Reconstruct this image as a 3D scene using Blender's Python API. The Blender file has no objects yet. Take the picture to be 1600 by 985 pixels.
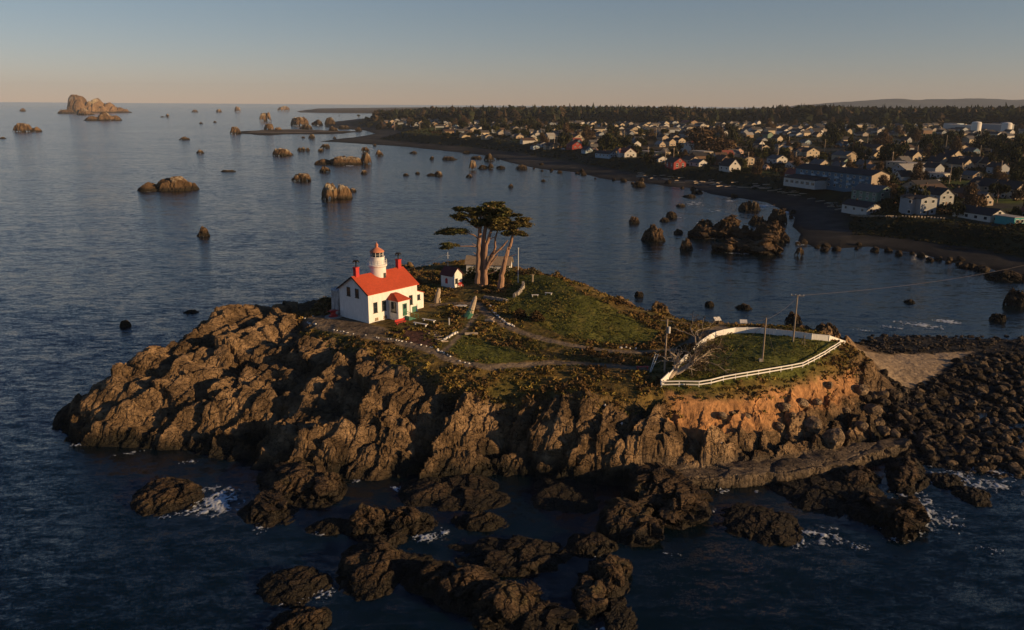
import bpy, math, random
import numpy as np

# ------------------------------------------------------------------ camera, sky, sun, exposure
SC = bpy.context.scene
COL = SC.collection
FPX, CAMH = 1244.0, 55.0
PITCH = math.atan((492.5 - 164.6) / FPX)
ROLL = math.radians(0.4)
Fv = np.array([0, math.cos(PITCH), -math.sin(PITCH)])
_U0 = np.array([0, math.sin(PITCH), math.cos(PITCH)])
_R0 = np.array([1.0, 0, 0])
Rv = _R0 * math.cos(ROLL) + _U0 * math.sin(ROLL)
Uv = _U0 * math.cos(ROLL) - _R0 * math.sin(ROLL)

cam = bpy.data.cameras.new('camera')
cam.sensor_width = 36.0
cam.lens = 36.0 * FPX / 1600.0
cam.clip_start = 1.0
cam.clip_end = 200000.0
camo = bpy.data.objects.new('camera', cam)
COL.objects.link(camo)
from mathutils import Matrix, Vector
camo.matrix_world = Matrix(((Rv[0], Uv[0], -Fv[0], 0), (Rv[1], Uv[1], -Fv[1], 0), (Rv[2], Uv[2], -Fv[2], CAMH), (0, 0, 0, 1)))
SC.camera = camo

SUN_AZ, SUN_EL = -21.0, 11.5          # azimuth counter-clockwise from +X
sa, se = math.radians(SUN_AZ), math.radians(SUN_EL)
SUNV = np.array([math.cos(sa) * math.cos(se), math.sin(sa) * math.cos(se), math.sin(se)])
world = bpy.data.worlds.new('World')
SC.world = world
world.use_nodes = True
nt = world.node_tree
bg = nt.nodes['Background']
sky = nt.nodes.new('ShaderNodeTexSky')
sky.sky_type = 'NISHITA'
sky.sun_disc = False
sky.sun_elevation = se
sky.sun_rotation = math.radians(90.0 - SUN_AZ)
sky.altitude = 50
sky.air_density = 1.0
sky.dust_density = 0.0
sky.ozone_density = 4.0
# the dusty rose band low over the horizon and the bluer vault above it
tc = nt.nodes.new('ShaderNodeTexCoord'); sx = nt.nodes.new('ShaderNodeSeparateXYZ')
nt.links.new(tc.outputs['Generated'], sx.inputs[0])
rp = nt.nodes.new('ShaderNodeValToRGB')
rp.color_ramp.elements[0].position = 0.0; rp.color_ramp.elements[0].color = (1.06, 0.83, 0.93, 1)
rp.color_ramp.elements[1].position = 0.9; rp.color_ramp.elements[1].color = (0.42, 0.46, 0.56, 1)
for ps, cl in ((0.10, (1.13, .84, .78, 1)), (0.24, (1.25, .90, .76, 1)), (0.34, (0.74, .75, .80, 1)), (0.5, (0.52, .58, .70, 1))):
    e_ = rp.color_ramp.elements.new(ps); e_.color = cl
nt.links.new(sx.outputs['Z'], rp.inputs[0])
mx = nt.nodes.new('ShaderNodeVectorMath'); mx.operation = 'MULTIPLY'
nt.links.new(sky.outputs[0], mx.inputs[0]); nt.links.new(rp.outputs[0], mx.inputs[1])
nt.links.new(mx.outputs[0], bg.inputs[0])
bg.inputs[1].default_value = 0.088

sun = bpy.data.lights.new('sun', 'SUN')
sun.energy = 5.0
sun.angle = math.radians(0.5)
sun.color = (1.0, 0.65, 0.32)
suno = bpy.data.objects.new('sun', sun)
COL.objects.link(suno)
suno.rotation_euler = Vector(SUNV.tolist()).to_track_quat('Z', 'Y').to_euler()

SC.render.engine = 'CYCLES'
SC.view_settings.view_transform = 'Standard'
SC.view_settings.look = 'None'
SC.view_settings.exposure = 0.2
SC.view_settings.gamma = 1.0
SC.cycles.use_denoising = True
SC.cycles.max_bounces = 5
SC.cycles.diffuse_bounces = 2
SC.cycles.glossy_bounces = 2
SC.cycles.transparent_max_bounces = 6
SC.cycles.volume_bounces = 0
SC.cycles.caustics_reflective = False
SC.cycles.caustics_refractive = False

rng = np.random.default_rng(7)
RND = random.Random(7)

# ------------------------------------------------------------------ maths helpers
def P(x, y, z=0.0):
    """world point of a photograph pixel at height z"""
    d = Fv + (x - 800) / FPX * Rv - (y - 492.5) / FPX * Uv
    t = (z - CAMH) / d[2]
    return np.array([0, 0, CAMH]) + d * t

def proj(q):
    v = np.asarray(q, float) - np.array([0, 0, CAMH])
    c = v @ Fv
    return 800 + FPX * (v @ Rv) / c, 492.5 - FPX * (v @ Uv) / c, c

def PL(pts):
    return np.array([P(*p)[:2] for p in pts])

def _h(ix, iy, s):
    n = (ix.astype(np.int64) * 374761393 + iy.astype(np.int64) * 668265263 + s * 1442695041) & 0xFFFFFFFF
    n = ((n ^ (n >> 13)) * 1274126177) & 0xFFFFFFFF
    n = ((n ^ (n >> 16)) * 2246822519) & 0xFFFFFFFF
    return ((n ^ (n >> 15)) & 0xFFFFFF) / float(0xFFFFFF)

def vnoise(x, y, s=0):
    ix, iy = np.floor(x), np.floor(y)
    fx, fy = x - ix, y - iy
    fx = fx * fx * (3 - 2 * fx); fy = fy * fy * (3 - 2 * fy)
    ix = ix.astype(np.int64); iy = iy.astype(np.int64)
    a = _h(ix, iy, s); b = _h(ix + 1, iy, s); c = _h(ix, iy + 1, s); d = _h(ix + 1, iy + 1, s)
    return (a * (1 - fx) + b * fx) * (1 - fy) + (c * (1 - fx) + d * fx) * fy - 0.5

def fbm(x, y, s=0, o=4, g=0.5):
    r = np.zeros(np.shape(x)); a = 1.0
    for k in range(o):
        r = r + a * vnoise(x, y, s + 17 * k)
        x, y = x * 2.03 + 11.3, y * 2.03 - 7.7
        a *= g
    return r

def voro(x, y, s=0):
    ix, iy = np.floor(x).astype(np.int64), np.floor(y).astype(np.int64)
    f1 = np.full(x.shape, 9.0); f2 = np.full(x.shape, 9.0)
    cx = np.zeros(x.shape, np.int64); cy = np.zeros(x.shape, np.int64)
    ox = np.zeros(x.shape); oy = np.zeros(x.shape)
    for dx in (-1, 0, 1):
        for dy in (-1, 0, 1):
            jx, jy = ix + dx, iy + dy
            px = jx + 0.1 + 0.8 * _h(jx, jy, s); py = jy + 0.1 + 0.8 * _h(jx, jy, s + 5)
            d = np.hypot(x - px, y - py)
            n = d < f1
            f2 = np.where(n, f1, np.minimum(f2, d))
            f1 = np.where(n, d, f1)
            cx = np.where(n, jx, cx); cy = np.where(n, jy, cy)
            ox = np.where(n, x - px, ox); oy = np.where(n, y - py, oy)
    return f1, f2, cx, cy, ox, oy

def facets(x, y, size, s, ang=0.8, aniso=1.8, amp=1.0, tilt=0.5, crack=0.4, cw=0.08, dip=0.0):
    """blocky jointed rock: every cell its own height and slant, dark joints between"""
    c, n = np.cos(ang), np.sin(ang)
    u = (x * c + y * n) / (size * aniso); v = (-x * n + y * c) / size
    u = u + 0.35 * vnoise(u * 1.3, v * 1.3, s + 91); v = v + 0.35 * vnoise(u * 1.3 + 9, v * 1.3, s + 92)
    f1, f2, cx, cy, ox, oy = voro(u, v, s)
    h = (_h(cx, cy, s + 31) - 0.5) * amp
    h = h + tilt * size * ((_h(cx, cy, s + 32) - 0.5) * ox * aniso + (_h(cx, cy, s + 33) - 0.5) * oy)
    h = h + dip * size * oy                     # bedding: every slab leans the same way
    return h - crack * np.exp(-(f2 - f1) / cw)

def sdf(x, y, poly):
    """signed distance to a closed polygon, negative inside"""
    d2 = np.full(x.shape, 1e18); ins = np.zeros(x.shape, bool)
    n = len(poly)
    for i in range(n):
        ax, ay = poly[i]; bx, by = poly[(i + 1) % n]
        ex, ey = bx - ax, by - ay
        L = ex * ex + ey * ey + 1e-9
        t = np.clip(((x - ax) * ex + (y - ay) * ey) / L, 0, 1)
        d2 = np.minimum(d2, (x - ax - t * ex) ** 2 + (y - ay - t * ey) ** 2)
        if ay != by:
            c = ((ay > y) != (by > y)) & (x < ex * (y - ay) / (by - ay) + ax)
            ins ^= c
    d = np.sqrt(d2)
    return np.where(ins, -d, d)

def dline(x, y, pts):
    d2 = np.full(x.shape, 1e18)
    for i in range(len(pts) - 1):
        ax, ay = pts[i]; bx, by = pts[i + 1]
        ex, ey = bx - ax, by - ay
        t = np.clip(((x - ax) * ex + (y - ay) * ey) / (ex * ex + ey * ey + 1e-9), 0, 1)
        d2 = np.minimum(d2, (x - ax - t * ex) ** 2 + (y - ay - t * ey) ** 2)
    return np.sqrt(d2)

def sstep(a, b, x):
    t = np.clip((x - a) / (b - a), 0, 1)
    return t * t * (3 - 2 * t)

# ------------------------------------------------------------------ object helpers
def mesh_np(name, V, F, mats=(), parent=None, mi=None, smooth=False, cols=None, loc=None, alpha=None):
    """V (n,3), F list of arrays (m,3)/(m,4) -> one linked mesh object"""
    V = np.asarray(V, np.float32)
    if isinstance(F, np.ndarray): F = [F]
    F = [np.asarray(f, np.int32) for f in F if len(f)]
    me = bpy.data.meshes.new(name)
    me.vertices.add(len(V)); me.vertices.foreach_set('co', V.ravel())
    nl = sum(f.size for f in F); npoly = sum(len(f) for f in F)
    me.loops.add(nl); me.polygons.add(npoly)
    me.loops.foreach_set('vertex_index', np.concatenate([f.ravel() for f in F]))
    tot = np.concatenate([np.full(len(f), f.shape[1], np.int32) for f in F])
    me.polygons.foreach_set('loop_start', np.concatenate([[0], np.cumsum(tot)[:-1]]).astype(np.int32))
    me.polygons.foreach_set('loop_total', tot)
    if mi is not None: me.polygons.foreach_set('material_index', np.asarray(mi, np.int32))
    me.polygons.foreach_set('use_smooth', np.full(npoly, bool(smooth)))
    for m in mats: me.materials.append(m)
    if cols is not None:
        a = me.color_attributes.new('col', 'FLOAT_COLOR', 'POINT')
        c = np.ones((len(V), 4), np.float32); c[:, :3] = cols
        if alpha is not None: c[:, 3] = alpha
        a.data.foreach_set('color', c.ravel())
    me.update(calc_edges=True); me.validate()
    o = bpy.data.objects.new(name, me); COL.objects.link(o)
    if parent is not None: o.parent = parent
    if loc is not None: o.location = loc
    return o

class MB:
    """collects boxes, bars, lathes and polygons into ONE mesh"""
    def __init__(s): s.v = []; s.f = []
    def add(s, V, F):
        b = len(s.v); s.v += [tuple(map(float, p)) for p in V]; s.f += [tuple(int(i) + b for i in q) for q in F]; return s
    def box(s, c, d, rz=0.0, taper=1.0):
        x, y, z = [k / 2 for k in d]; C, S = math.cos(rz), math.sin(rz); V = []
        for k, t in ((-z, 1), (z, taper)):
            for a, b in ((-x, -y), (x, -y), (x, y), (-x, y)):
                a *= t; b *= t
                V.append((c[0] + a * C - b * S, c[1] + a * S + b * C, c[2] + k))
        return s.add(V, [(3, 2, 1, 0), (4, 5, 6, 7), (0, 1, 5, 4), (1, 2, 6, 5), (2, 3, 7, 6), (3, 0, 4, 7)])
    def bar(s, a, b, w, h=None):
        """rectangular bar from a to b"""
        a, b = np.array(a, float), np.array(b, float); d = b - a; d /= np.linalg.norm(d) + 1e-9
        up = np.array([0, 0, 1.0]) if abs(d[2]) < 0.95 else np.array([1.0, 0, 0])
        r = np.cross(d, up); r /= np.linalg.norm(r); u = np.cross(r, d); h = h or w
        V = [p + i * r * w / 2 + j * u * h / 2 for p in (a, b) for i, j in ((-1, -1), (1, -1), (1, 1), (-1, 1))]
        return s.add(V, [(3, 2, 1, 0), (4, 5, 6, 7), (0, 1, 5, 4), (1, 2, 6, 5), (2, 3, 7, 6), (3, 0, 4, 7)])
    def tube(s, pts, rad, n=8):
        pts = [np.array(p, float) for p in pts]
        if not hasattr(rad, '__len__'): rad = [rad] * len(pts)
        V = []; F = []
        for i, p in enumerate(pts):
            d = pts[min(i + 1, len(pts) - 1)] - pts[max(i - 1, 0)]; d /= np.linalg.norm(d) + 1e-9
            up = np.array([0, 0, 1.0]) if abs(d[2]) < 0.9 else np.array([0, 1.0, 0])
            r = np.cross(d, up); r /= np.linalg.norm(r); u = np.cross(r, d)
            for k in range(n):
                t = 2 * math.pi * k / n; V.append(p + rad[i] * (math.cos(t) * r + math.sin(t) * u))
        for i in range(len(pts) - 1):
            for k in range(n):
                F.append((i * n + k, i * n + (k + 1) % n, (i + 1) * n + (k + 1) % n, (i + 1) * n + k))
        F.append(tuple(range(n))[::-1]); F.append(tuple((len(pts) - 1) * n + k for k in range(n)))
        return s.add(V, F)
    def lathe(s, prof, n=24, c=(0, 0, 0)):
        V = []; F = []
        for r, z in prof:
            for k in range(n):
                t = 2 * math.pi * k / n; V.append((c[0] + r * math.cos(t), c[1] + r * math.sin(t), c[2] + z))
        for i in range(len(prof) - 1):
            for k in range(n):
                F.append((i * n + k, i * n + (k + 1) % n, (i + 1) * n + (k + 1) % n, (i + 1) * n + k))
        F.append(tuple(range(n))[::-1]); F.append(tuple((len(prof) - 1) * n + k for k in range(n)))
        return s.add(V, F)
    def build(s, name, mat, parent=None, loc=None, smooth=False, autos=False):
        me = bpy.data.meshes.new(name); me.from_pydata(s.v, [], s.f)
        if mat is not None: me.materials.append(mat)
        if smooth: me.polygons.foreach_set('use_smooth', np.full(len(me.polygons), True))
        me.update()
        o = bpy.data.objects.new(name, me); COL.objects.link(o)
        if parent is not None: o.parent = parent
        if loc is not None: o.location = loc
        return o

def tag(o, label=None, cat=None, group=None, kind=None):
    if label: o['label'] = label
    if cat: o['category'] = cat
    if group: o['group'] = group
    if kind: o['kind'] = kind
    return o

def thing(name, label, cat, loc, rz=0.0, group=None):
    o = bpy.data.objects.new(name, None); COL.objects.link(o)
    o.location = [float(k) for k in loc]; o.rotation_euler = (0, 0, rz); o.empty_display_size = 0.5
    return tag(o, label, cat, group)

KIDS = {}
def kids(o):
    return [c for c in COL.objects if c.parent == o]

def copy_tree(o, loc, rz=0.0, sc=None, label=None, ch=None):
    """copy of a thing, its parts and sub-parts (ch: cached children)"""
    def rec(a, par):
        c = a.copy(); COL.objects.link(c); c.parent = par
        for k in CH.get(a.name, ()): rec(k, c)
        return c
    c = rec(o, None); c.location = [float(k) for k in loc]; c.rotation_euler = (0, 0, rz)
    if sc is not None: c.scale = sc if hasattr(sc, '__len__') else (sc,) * 3
    if label: c['label'] = label
    return c
CH = {}
def remember(o):
    CH[o.name] = kids(o)
    for k in CH[o.name]:
        CH[k.name] = kids(k)
    return o

# ------------------------------------------------------------------ materials
def mat(name, col=(0.5, 0.5, 0.5), rough=0.8, var=0.25, scale=1.0, bump=0.0, bscale=8.0, attr=False, metal=0.0, spec=0.3, var2=0.0, vscale2=0.1, stretch=None, crack=0.0, cscale=0.6):
    m = bpy.data.materials.new(name); m.use_nodes = True
    n = m.node_tree.nodes; L = m.node_tree.links
    b = n['Principled BSDF']
    b.inputs['Roughness'].default_value = rough; b.inputs['Metallic'].default_value = metal
    b.inputs['Specular IOR Level'].default_value = spec
    g = n.new('ShaderNodeNewGeometry'); pos = g.outputs['Position']
    if stretch:
        mp = n.new('ShaderNodeMapping'); mp.inputs['Scale'].default_value = stretch
        L.new(pos, mp.inputs[0]); pos = mp.outputs[0]
    if attr:
        a = n.new('ShaderNodeVertexColor'); a.layer_name = 'col'; c = a.outputs[0]
    else:
        a = n.new('ShaderNodeRGB'); a.outputs[0].default_value = (*col, 1); c = a.outputs[0]
    for v, s_, dt in ((var, scale, 6.0), (var2, vscale2, 3.0)):
        if v <= 0: continue
        t = n.new('ShaderNodeTexNoise'); t.inputs['Scale'].default_value = s_; t.inputs['Detail'].default_value = dt
        t.inputs['Roughness'].default_value = 0.65
        L.new(pos, t.inputs['Vector'])
        r = n.new('ShaderNodeMapRange'); r.inputs['From Min'].default_value = 0.3; r.inputs['From Max'].default_value = 0.7
        r.inputs['To Min'].default_value = 1 - v; r.inputs['To Max'].default_value = 1 + v
        L.new(t.outputs[0], r.inputs[0])
        x = n.new('ShaderNodeVectorMath'); x.operation = 'SCALE'
        L.new(c, x.inputs[0]); L.new(r.outputs[0], x.inputs['Scale']); c = x.outputs[0]
    L.new(c, b.inputs['Base Color'])
    if bump > 0:
        t = n.new('ShaderNodeTexNoise'); t.inputs['Scale'].default_value = bscale; t.inputs['Detail'].default_value = 8
        t.inputs['Roughness'].default_value = 0.7
        L.new(pos, t.inputs['Vector'])
        bm = n.new('ShaderNodeBump'); bm.inputs['Strength'].default_value = 1.0; bm.inputs['Distance'].default_value = bump
        L.new(t.outputs[0], bm.inputs['Height'])
        if crack > 0:                                  # sharp joints splitting the rock at two sizes
            for cs, cd in ((cscale, crack), (cscale * 2.7, crack * 0.4)):
                wn = n.new('ShaderNodeTexNoise'); wn.inputs['Scale'].default_value = cs * 1.2; wn.inputs['Detail'].default_value = 3
                L.new(pos, wn.inputs['Vector'])
                wm = n.new('ShaderNodeVectorMath'); wm.operation = 'MULTIPLY_ADD'; wm.inputs[1].default_value = (1.1 / cs, 1.1 / cs, 1.1 / cs)
                L.new(wn.outputs['Color'], wm.inputs[0]); L.new(pos, wm.inputs[2])
                mp2 = n.new('ShaderNodeMapping'); mp2.inputs['Rotation'].default_value = (0.5, 0.35, 0.93); mp2.inputs['Scale'].default_value = (0.45, 1.0, 1.0)
                L.new(wm.outputs[0], mp2.inputs[0])
                vo = n.new('ShaderNodeTexVoronoi'); vo.feature = 'DISTANCE_TO_EDGE'; vo.inputs['Scale'].default_value = cs
                L.new(mp2.outputs[0], vo.inputs['Vector'])
                mr = n.new('ShaderNodeMapRange'); mr.inputs['From Max'].default_value = 0.09; L.new(vo.outputs[0], mr.inputs[0])
                b2 = n.new('ShaderNodeBump'); b2.inputs['Distance'].default_value = cd; b2.inputs['Strength'].default_value = 1.0
                ml = n.new('ShaderNodeMath'); ml.operation = 'MULTIPLY'; L.new(mr.outputs[0], ml.inputs[0]); L.new(a.outputs['Alpha'], ml.inputs[1])
                L.new(ml.outputs[0], b2.inputs['Height']); L.new(bm.outputs[0], b2.inputs['Normal']); bm = b2
        L.new(bm.outputs[0], b.inputs['Normal'])
    return m

M = {}
M['island'] = mat('island_ground', attr=True, rough=0.9, var=0.35, scale=1.6, bump=0.22, bscale=1.6, spec=0.15, var2=0.2, vscale2=0.16, crack=0.22)
M['rock'] = mat('wet_brown_rock', attr=True, rough=0.85, var=0.35, scale=1.2, bump=0.25, bscale=1.4, spec=0.2, crack=0.28)
M['farrock'] = mat('weathered_sea_stack', attr=True, rough=0.9, var=0.3, scale=0.12, bump=1.2, bscale=0.25, spec=0.1)
M['land'] = mat('shore_land', attr=True, rough=0.95, var=0.4, scale=0.12, bump=0.4, bscale=0.4, spec=0.1)
M['white'] = mat('white_paint', (0.76, 0.75, 0.72), rough=0.6, var=0.10, scale=1.3, var2=0.07, vscale2=4.0, stretch=(1, 1, 0.3))
M['oldwhite'] = mat('weathered_white_paint', (0.42, 0.42, 0.41), rough=0.8, var=0.75, scale=1.6, stretch=(1, 1, 0.35))
M['redroof'] = mat('red_shingle', (0.47, 0.072, 0.030), rough=0.85, var=0.16, scale=2.5, bump=0.03, bscale=5, var2=0.08, vscale2=0.4)
M['darkred'] = mat('dark_red_shingle', (0.13, 0.035, 0.035), rough=0.8, var=0.2, scale=3)
M['redbrick'] = mat('red_painted_brick', (0.45, 0.03, 0.03), rough=0.6, var=0.2, scale=3)
M['black'] = mat('black_metal', (0.012, 0.012, 0.014), rough=0.5, var=0.1)
M['glass'] = mat('window_glass', (0.02, 0.028, 0.035), rough=0.06, var=0.0, spec=0.7)
M['trim'] = mat('dark_green_trim', (0.035, 0.045, 0.04), rough=0.5, var=0.1)
M['green'] = mat('green_paint', (0.05, 0.16, 0.11), rough=0.5, var=0.2, scale=3)
M['stone'] = mat('grey_stone', (0.3, 0.27, 0.23), rough=0.9, var=0.35, scale=2.5, bump=0.05, bscale=4)
M['whitestone'] = mat('whitewashed_stone', (0.7, 0.68, 0.63), rough=0.9, var=0.2, scale=4)
M['wood'] = mat('weathered_wood', (0.3, 0.23, 0.16), rough=0.85, var=0.35, scale=2.5, stretch=(1, 1, 0.25))
M['palewood'] = mat('bleached_wood', (0.42, 0.34, 0.25), rough=0.85, var=0.3, scale=3)
M['bark'] = mat('cypress_bark', (0.31, 0.185, 0.12), rough=0.9, var=0.45, scale=4, bump=0.06, bscale=6, stretch=(1, 1, 0.15))
M['deadwood'] = mat('dead_branches', (0.26, 0.18, 0.12), rough=0.9, var=0.3, scale=4)
M['cypress'] = mat('cypress_foliage', attr=True, rough=0.8, var=0.4, scale=1.2, spec=0.15)
M['scrub'] = mat('coastal_scrub', attr=True, rough=0.9, var=0.3, scale=0.8, spec=0.1)
M['leaf'] = mat('tree_foliage', attr=True, rough=0.85, var=0.35, scale=0.15, spec=0.1)
M['forest'] = mat('conifer_forest', attr=True, rough=0.9, var=0.45, scale=0.02, spec=0.08)
M['hills'] = mat('far_hills', (0.07, 0.08, 0.085), rough=1, var=0.3, scale=0.002, spec=0.0)  # grey-blue base colour carries some of the haze besides the air volume
M['red'] = mat('red_paint', (0.42, 0.03, 0.025), rough=0.5, var=0.2, scale=3)
M['pole'] = mat('pole_wood', (0.33, 0.26, 0.19), rough=0.85, var=0.25, scale=3, stretch=(1, 1, 0.2))
M['foam'] = mat('sea_foam', (0.75, 0.78, 0.8), rough=0.8, var=0.2, scale=2.0, bump=0.1, bscale=3)
M['concrete'] = mat('concrete', (0.3, 0.28, 0.25), rough=0.9, var=0.25, scale=1.5)
M['grey'] = mat('grey_paint', (0.35, 0.36, 0.37), rough=0.6, var=0.15)
M['wire'] = mat('cable', (0.12, 0.1, 0.09), rough=0.6, var=0.0)

def sea_material():
    m = bpy.data.materials.new('sea_water'); m.use_nodes = True
    n = m.node_tree.nodes; L = m.node_tree.links; b = n['Principled BSDF']
    b.inputs['Base Color'].default_value = (0.0015, 0.008, 0.013, 1)
    b.inputs['Roughness'].default_value = 0.12
    b.inputs['IOR'].default_value = 1.333
    g = n.new('ShaderNodeNewGeometry')
    # wave slopes of several lengths, crests running across the wind
    acc = None
    for sc_, st, amp, rot in ((0.012, (0.5, 1.0, 1), 0.07, 12), (0.06, (0.45, 1.0, 1), 0.08, 14), (0.25, (0.35, 1.0, 1), 0.20, 18), (0.8, (0.4, 1.0, 1), 0.38, 15), (2.6, (0.6, 1.0, 1), 0.36, 20), (9.0, (0.8, 1.0, 1), 0.62, 20)):
        mp = n.new('ShaderNodeMapping'); mp.inputs['Scale'].default_value = st; mp.inputs['Rotation'].default_value = (0, 0, math.radians(-rot))
        L.new(g.outputs['Position'], mp.inputs[0])
        t = n.new('ShaderNodeTexNoise'); t.inputs['Scale'].default_value = sc_; t.inputs['Detail'].default_value = 2
        t.inputs['Roughness'].default_value = 0.5
        L.new(mp.outputs[0], t.inputs['Vector'])
        v = n.new('ShaderNodeVectorMath'); v.operation = 'SUBTRACT'; v.inputs[1].default_value = (0.5, 0.5, 0.5)
        L.new(t.outputs['Color'], v.inputs[0])
        w = n.new('ShaderNodeVectorMath'); w.operation = 'MULTIPLY'; w.inputs[1].default_value = (amp * 0.55, amp * 1.25, 0)
        L.new(v.outputs[0], w.inputs[0])
        if acc is None: acc = w
        else:
            x = n.new('ShaderNodeVectorMath'); x.operation = 'ADD'; L.new(acc.outputs[0], x.inputs[0]); L.new(w.outputs[0], x.inputs[1]); acc = x
    up = n.new('ShaderNodeVectorMath'); up.operation = 'ADD'; up.inputs[1].default_value = (0, 0, 1); L.new(acc.outputs[0], up.inputs[0])
    nn = n.new('ShaderNodeVectorMath'); nn.operation = 'NORMALIZE'; L.new(up.outputs[0], nn.inputs[0])
    L.new(nn.outputs[0], b.inputs['Normal'])
    return m
M['sea'] = sea_material()
def foam_material():
    m = bpy.data.materials.new('foam_lace'); m.use_nodes = True
    n = m.node_tree.nodes; L = m.node_tree.links; b = n['Principled BSDF']
    b.inputs['Base Color'].default_value = (.62, .68, .72, 1); b.inputs['Roughness'].default_value = .7
    a = n.new('ShaderNodeVertexColor'); a.layer_name = 'col'
    g = n.new('ShaderNodeNewGeometry'); t = n.new('ShaderNodeTexNoise'); t.inputs['Scale'].default_value = 1.8; t.inputs['Detail'].default_value = 6; t.inputs['Roughness'].default_value = .7
    L.new(g.outputs['Position'], t.inputs['Vector'])
    s = n.new('ShaderNodeSeparateXYZ'); L.new(a.outputs[0], s.inputs[0])
    ad = n.new('ShaderNodeMath'); ad.operation = 'ADD'; L.new(s.outputs[0], ad.inputs[0]); L.new(t.outputs[0], ad.inputs[1])
    r = n.new('ShaderNodeMapRange'); r.inputs['From Min'].default_value = .5; r.inputs['From Max'].default_value = 1.15; r.inputs['To Max'].default_value = .88
    L.new(ad.outputs[0], r.inputs[0]); L.new(r.outputs[0], b.inputs['Alpha'])
    return m
M['foam'] = foam_material()

# ------------------------------------------------------------------ the sea
_s = 60000.0
sea = mesh_np('sea', [(-_s, -2000, 0), (_s, -2000, 0), (_s, _s * 1.5, 0), (-_s, _s * 1.5, 0)], [np.array([[0, 1, 2, 3]])], [M['sea']])
tag(sea, 'dark blue rippled sea around the island and bay', 'sea', kind='structure')

# ------------------------------------------------------------------ the island terrain
CTRL = [
 # deep water round it
 (40,730,-5),(165,760,-5),(330,800,-5),(500,820,-5),(700,820,-5),(900,820,-5),(1150,820,-5),(1350,800,-4),(0,660,-5),(-40,600,-5),(100,560,-5),(200,520,-6),(330,470,-8),
 # front waterline
 (76,678,-.7),(100,690,-.8),(165,702,-.8),(240,710,-.8),(330,720,-.8),(400,730,-.8),(460,742,-.7),(540,748,-.7),(620,745,-.7),(700,748,-.7),(780,756,-.7),(860,758,-.5),(930,752,-.2),(1000,756,.2),(1080,758,.2),(1150,756,.3),(1250,750,.3),(1330,738,.2),(1420,712,.1),
 (1000,735,1.3),(1080,735,1.5),(1150,732,1.5),(1250,722,1.6),(1330,706,1.6),(1400,690,1.4),
 # first shelf
 (105,660,3),(165,655,3.6),(240,668,3.2),(330,682,2.6),(400,692,3.2),(430,705,3),(520,705,3.6),(590,712,3.4),(650,715,3.2),(730,715,2.4),(800,712,1.8),(880,718,3),(960,718,3.4),(1050,705,4),(1130,700,2.6),(1250,690,2.6),
 # middle
 (125,625,5.4),(200,600,7),(280,620,6),(350,640,4.6),(440,650,4.4),(520,640,6.5),(600,630,8),(680,650,7),(750,665,5.6),(830,655,6.8),(900,660,7.4),(980,655,8.2),(1040,650,8.6),
 # upper rock
 (240,552,9.6),(300,545,9.6),(320,508,11),(400,497,11.6),(400,560,9.6),(480,560,10.4),(560,590,9.4),(650,600,10),(740,605,9.8),(850,610,9.5),(950,622,9.3),(1035,618,10),
 # plateau
 (478,500,12.6),(520,500,13),(520,480,13),(577,505,13),(600,515,13),(640,525,12.7),(690,555,12.1),(760,578,11.5),(850,575,11.2),(950,577,10.8),(1000,590,10.5),
 (538,492,13),(656,484,13),(673,472,13),(610,470,13),(640,500,13),(670,480,13),(700,470,13.2),(745,470,13.4),(690,450,13.5),(722,447,13.6),(760,455,14),(800,450,14.5),(800,425,14.6),
 (832,424,16),(880,433,16),(930,450,15.4),(980,475,13.4),(1020,489,12),(1060,497,11),(1110,505,10.5),
 (830,460,14.7),(840,490,13.4),(900,490,13.6),(950,505,12.3),(1000,515,11.5),(1050,525,10.8),
 (770,495,13),(810,517,12.3),(870,537,11.6),(960,549,11),(1020,549,10.6),(720,540,12),(760,545,11.6),(830,560,11.2),(900,562,11.1),
 # enclosure
 (1033,600,10.5),(1092,601,10.5),(1170,590,10.5),(1253,573,10.5),(1320,536,10.5),(1290,534,10.5),(1187,521,10.5),(1120,525,10.5),(1150,560,10.6),(1080,570,10.6),(1200,545,10.6),(1336,545,10.1),
 (1060,612,10.2),(1120,612,10.1),(1200,597,10.1),(1290,572,10.1),(1341,551,9.8),
 
 (1360,640,2),(1385,600,2),
 # cobble spit
 (1420,600,1.5),(1400,650,1.2),(1450,680,.7),(1500,625,.7),(1560,660,-.4),(1600,610,.5),(1500,725,.1),(1600,760,-.6),(1620,560,.7),(1700,600,.6),(1760,680,-.4),(1700,560,.9),
 (1345,558,3),(1420,553,2.6),(1500,550,1.7),(1420,585,2.2),
 (1350,538,.7),(1450,535,.6),(1550,538,.5),(1620,540,.4),(1700,540,.6),(1330,522,-.9),(1400,520,-.7),(1500,522,-.7),(1620,520,-.9),(1700,520,-.8),
 # behind
 (665,419,12.6),(720,412,12.6),(780,413,13.2),(825,417,14.6),(740,425,13.4),(700,434,13.3),(800,420,14.2),(620,430,11.5),(560,450,11.5),(520,465,12),
 (1190,509,9),(1260,515,8.5),(1320,522,7),
]
CW = [(*P(x, y, z)[:2], z) for x, y, z in CTRL]
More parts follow.
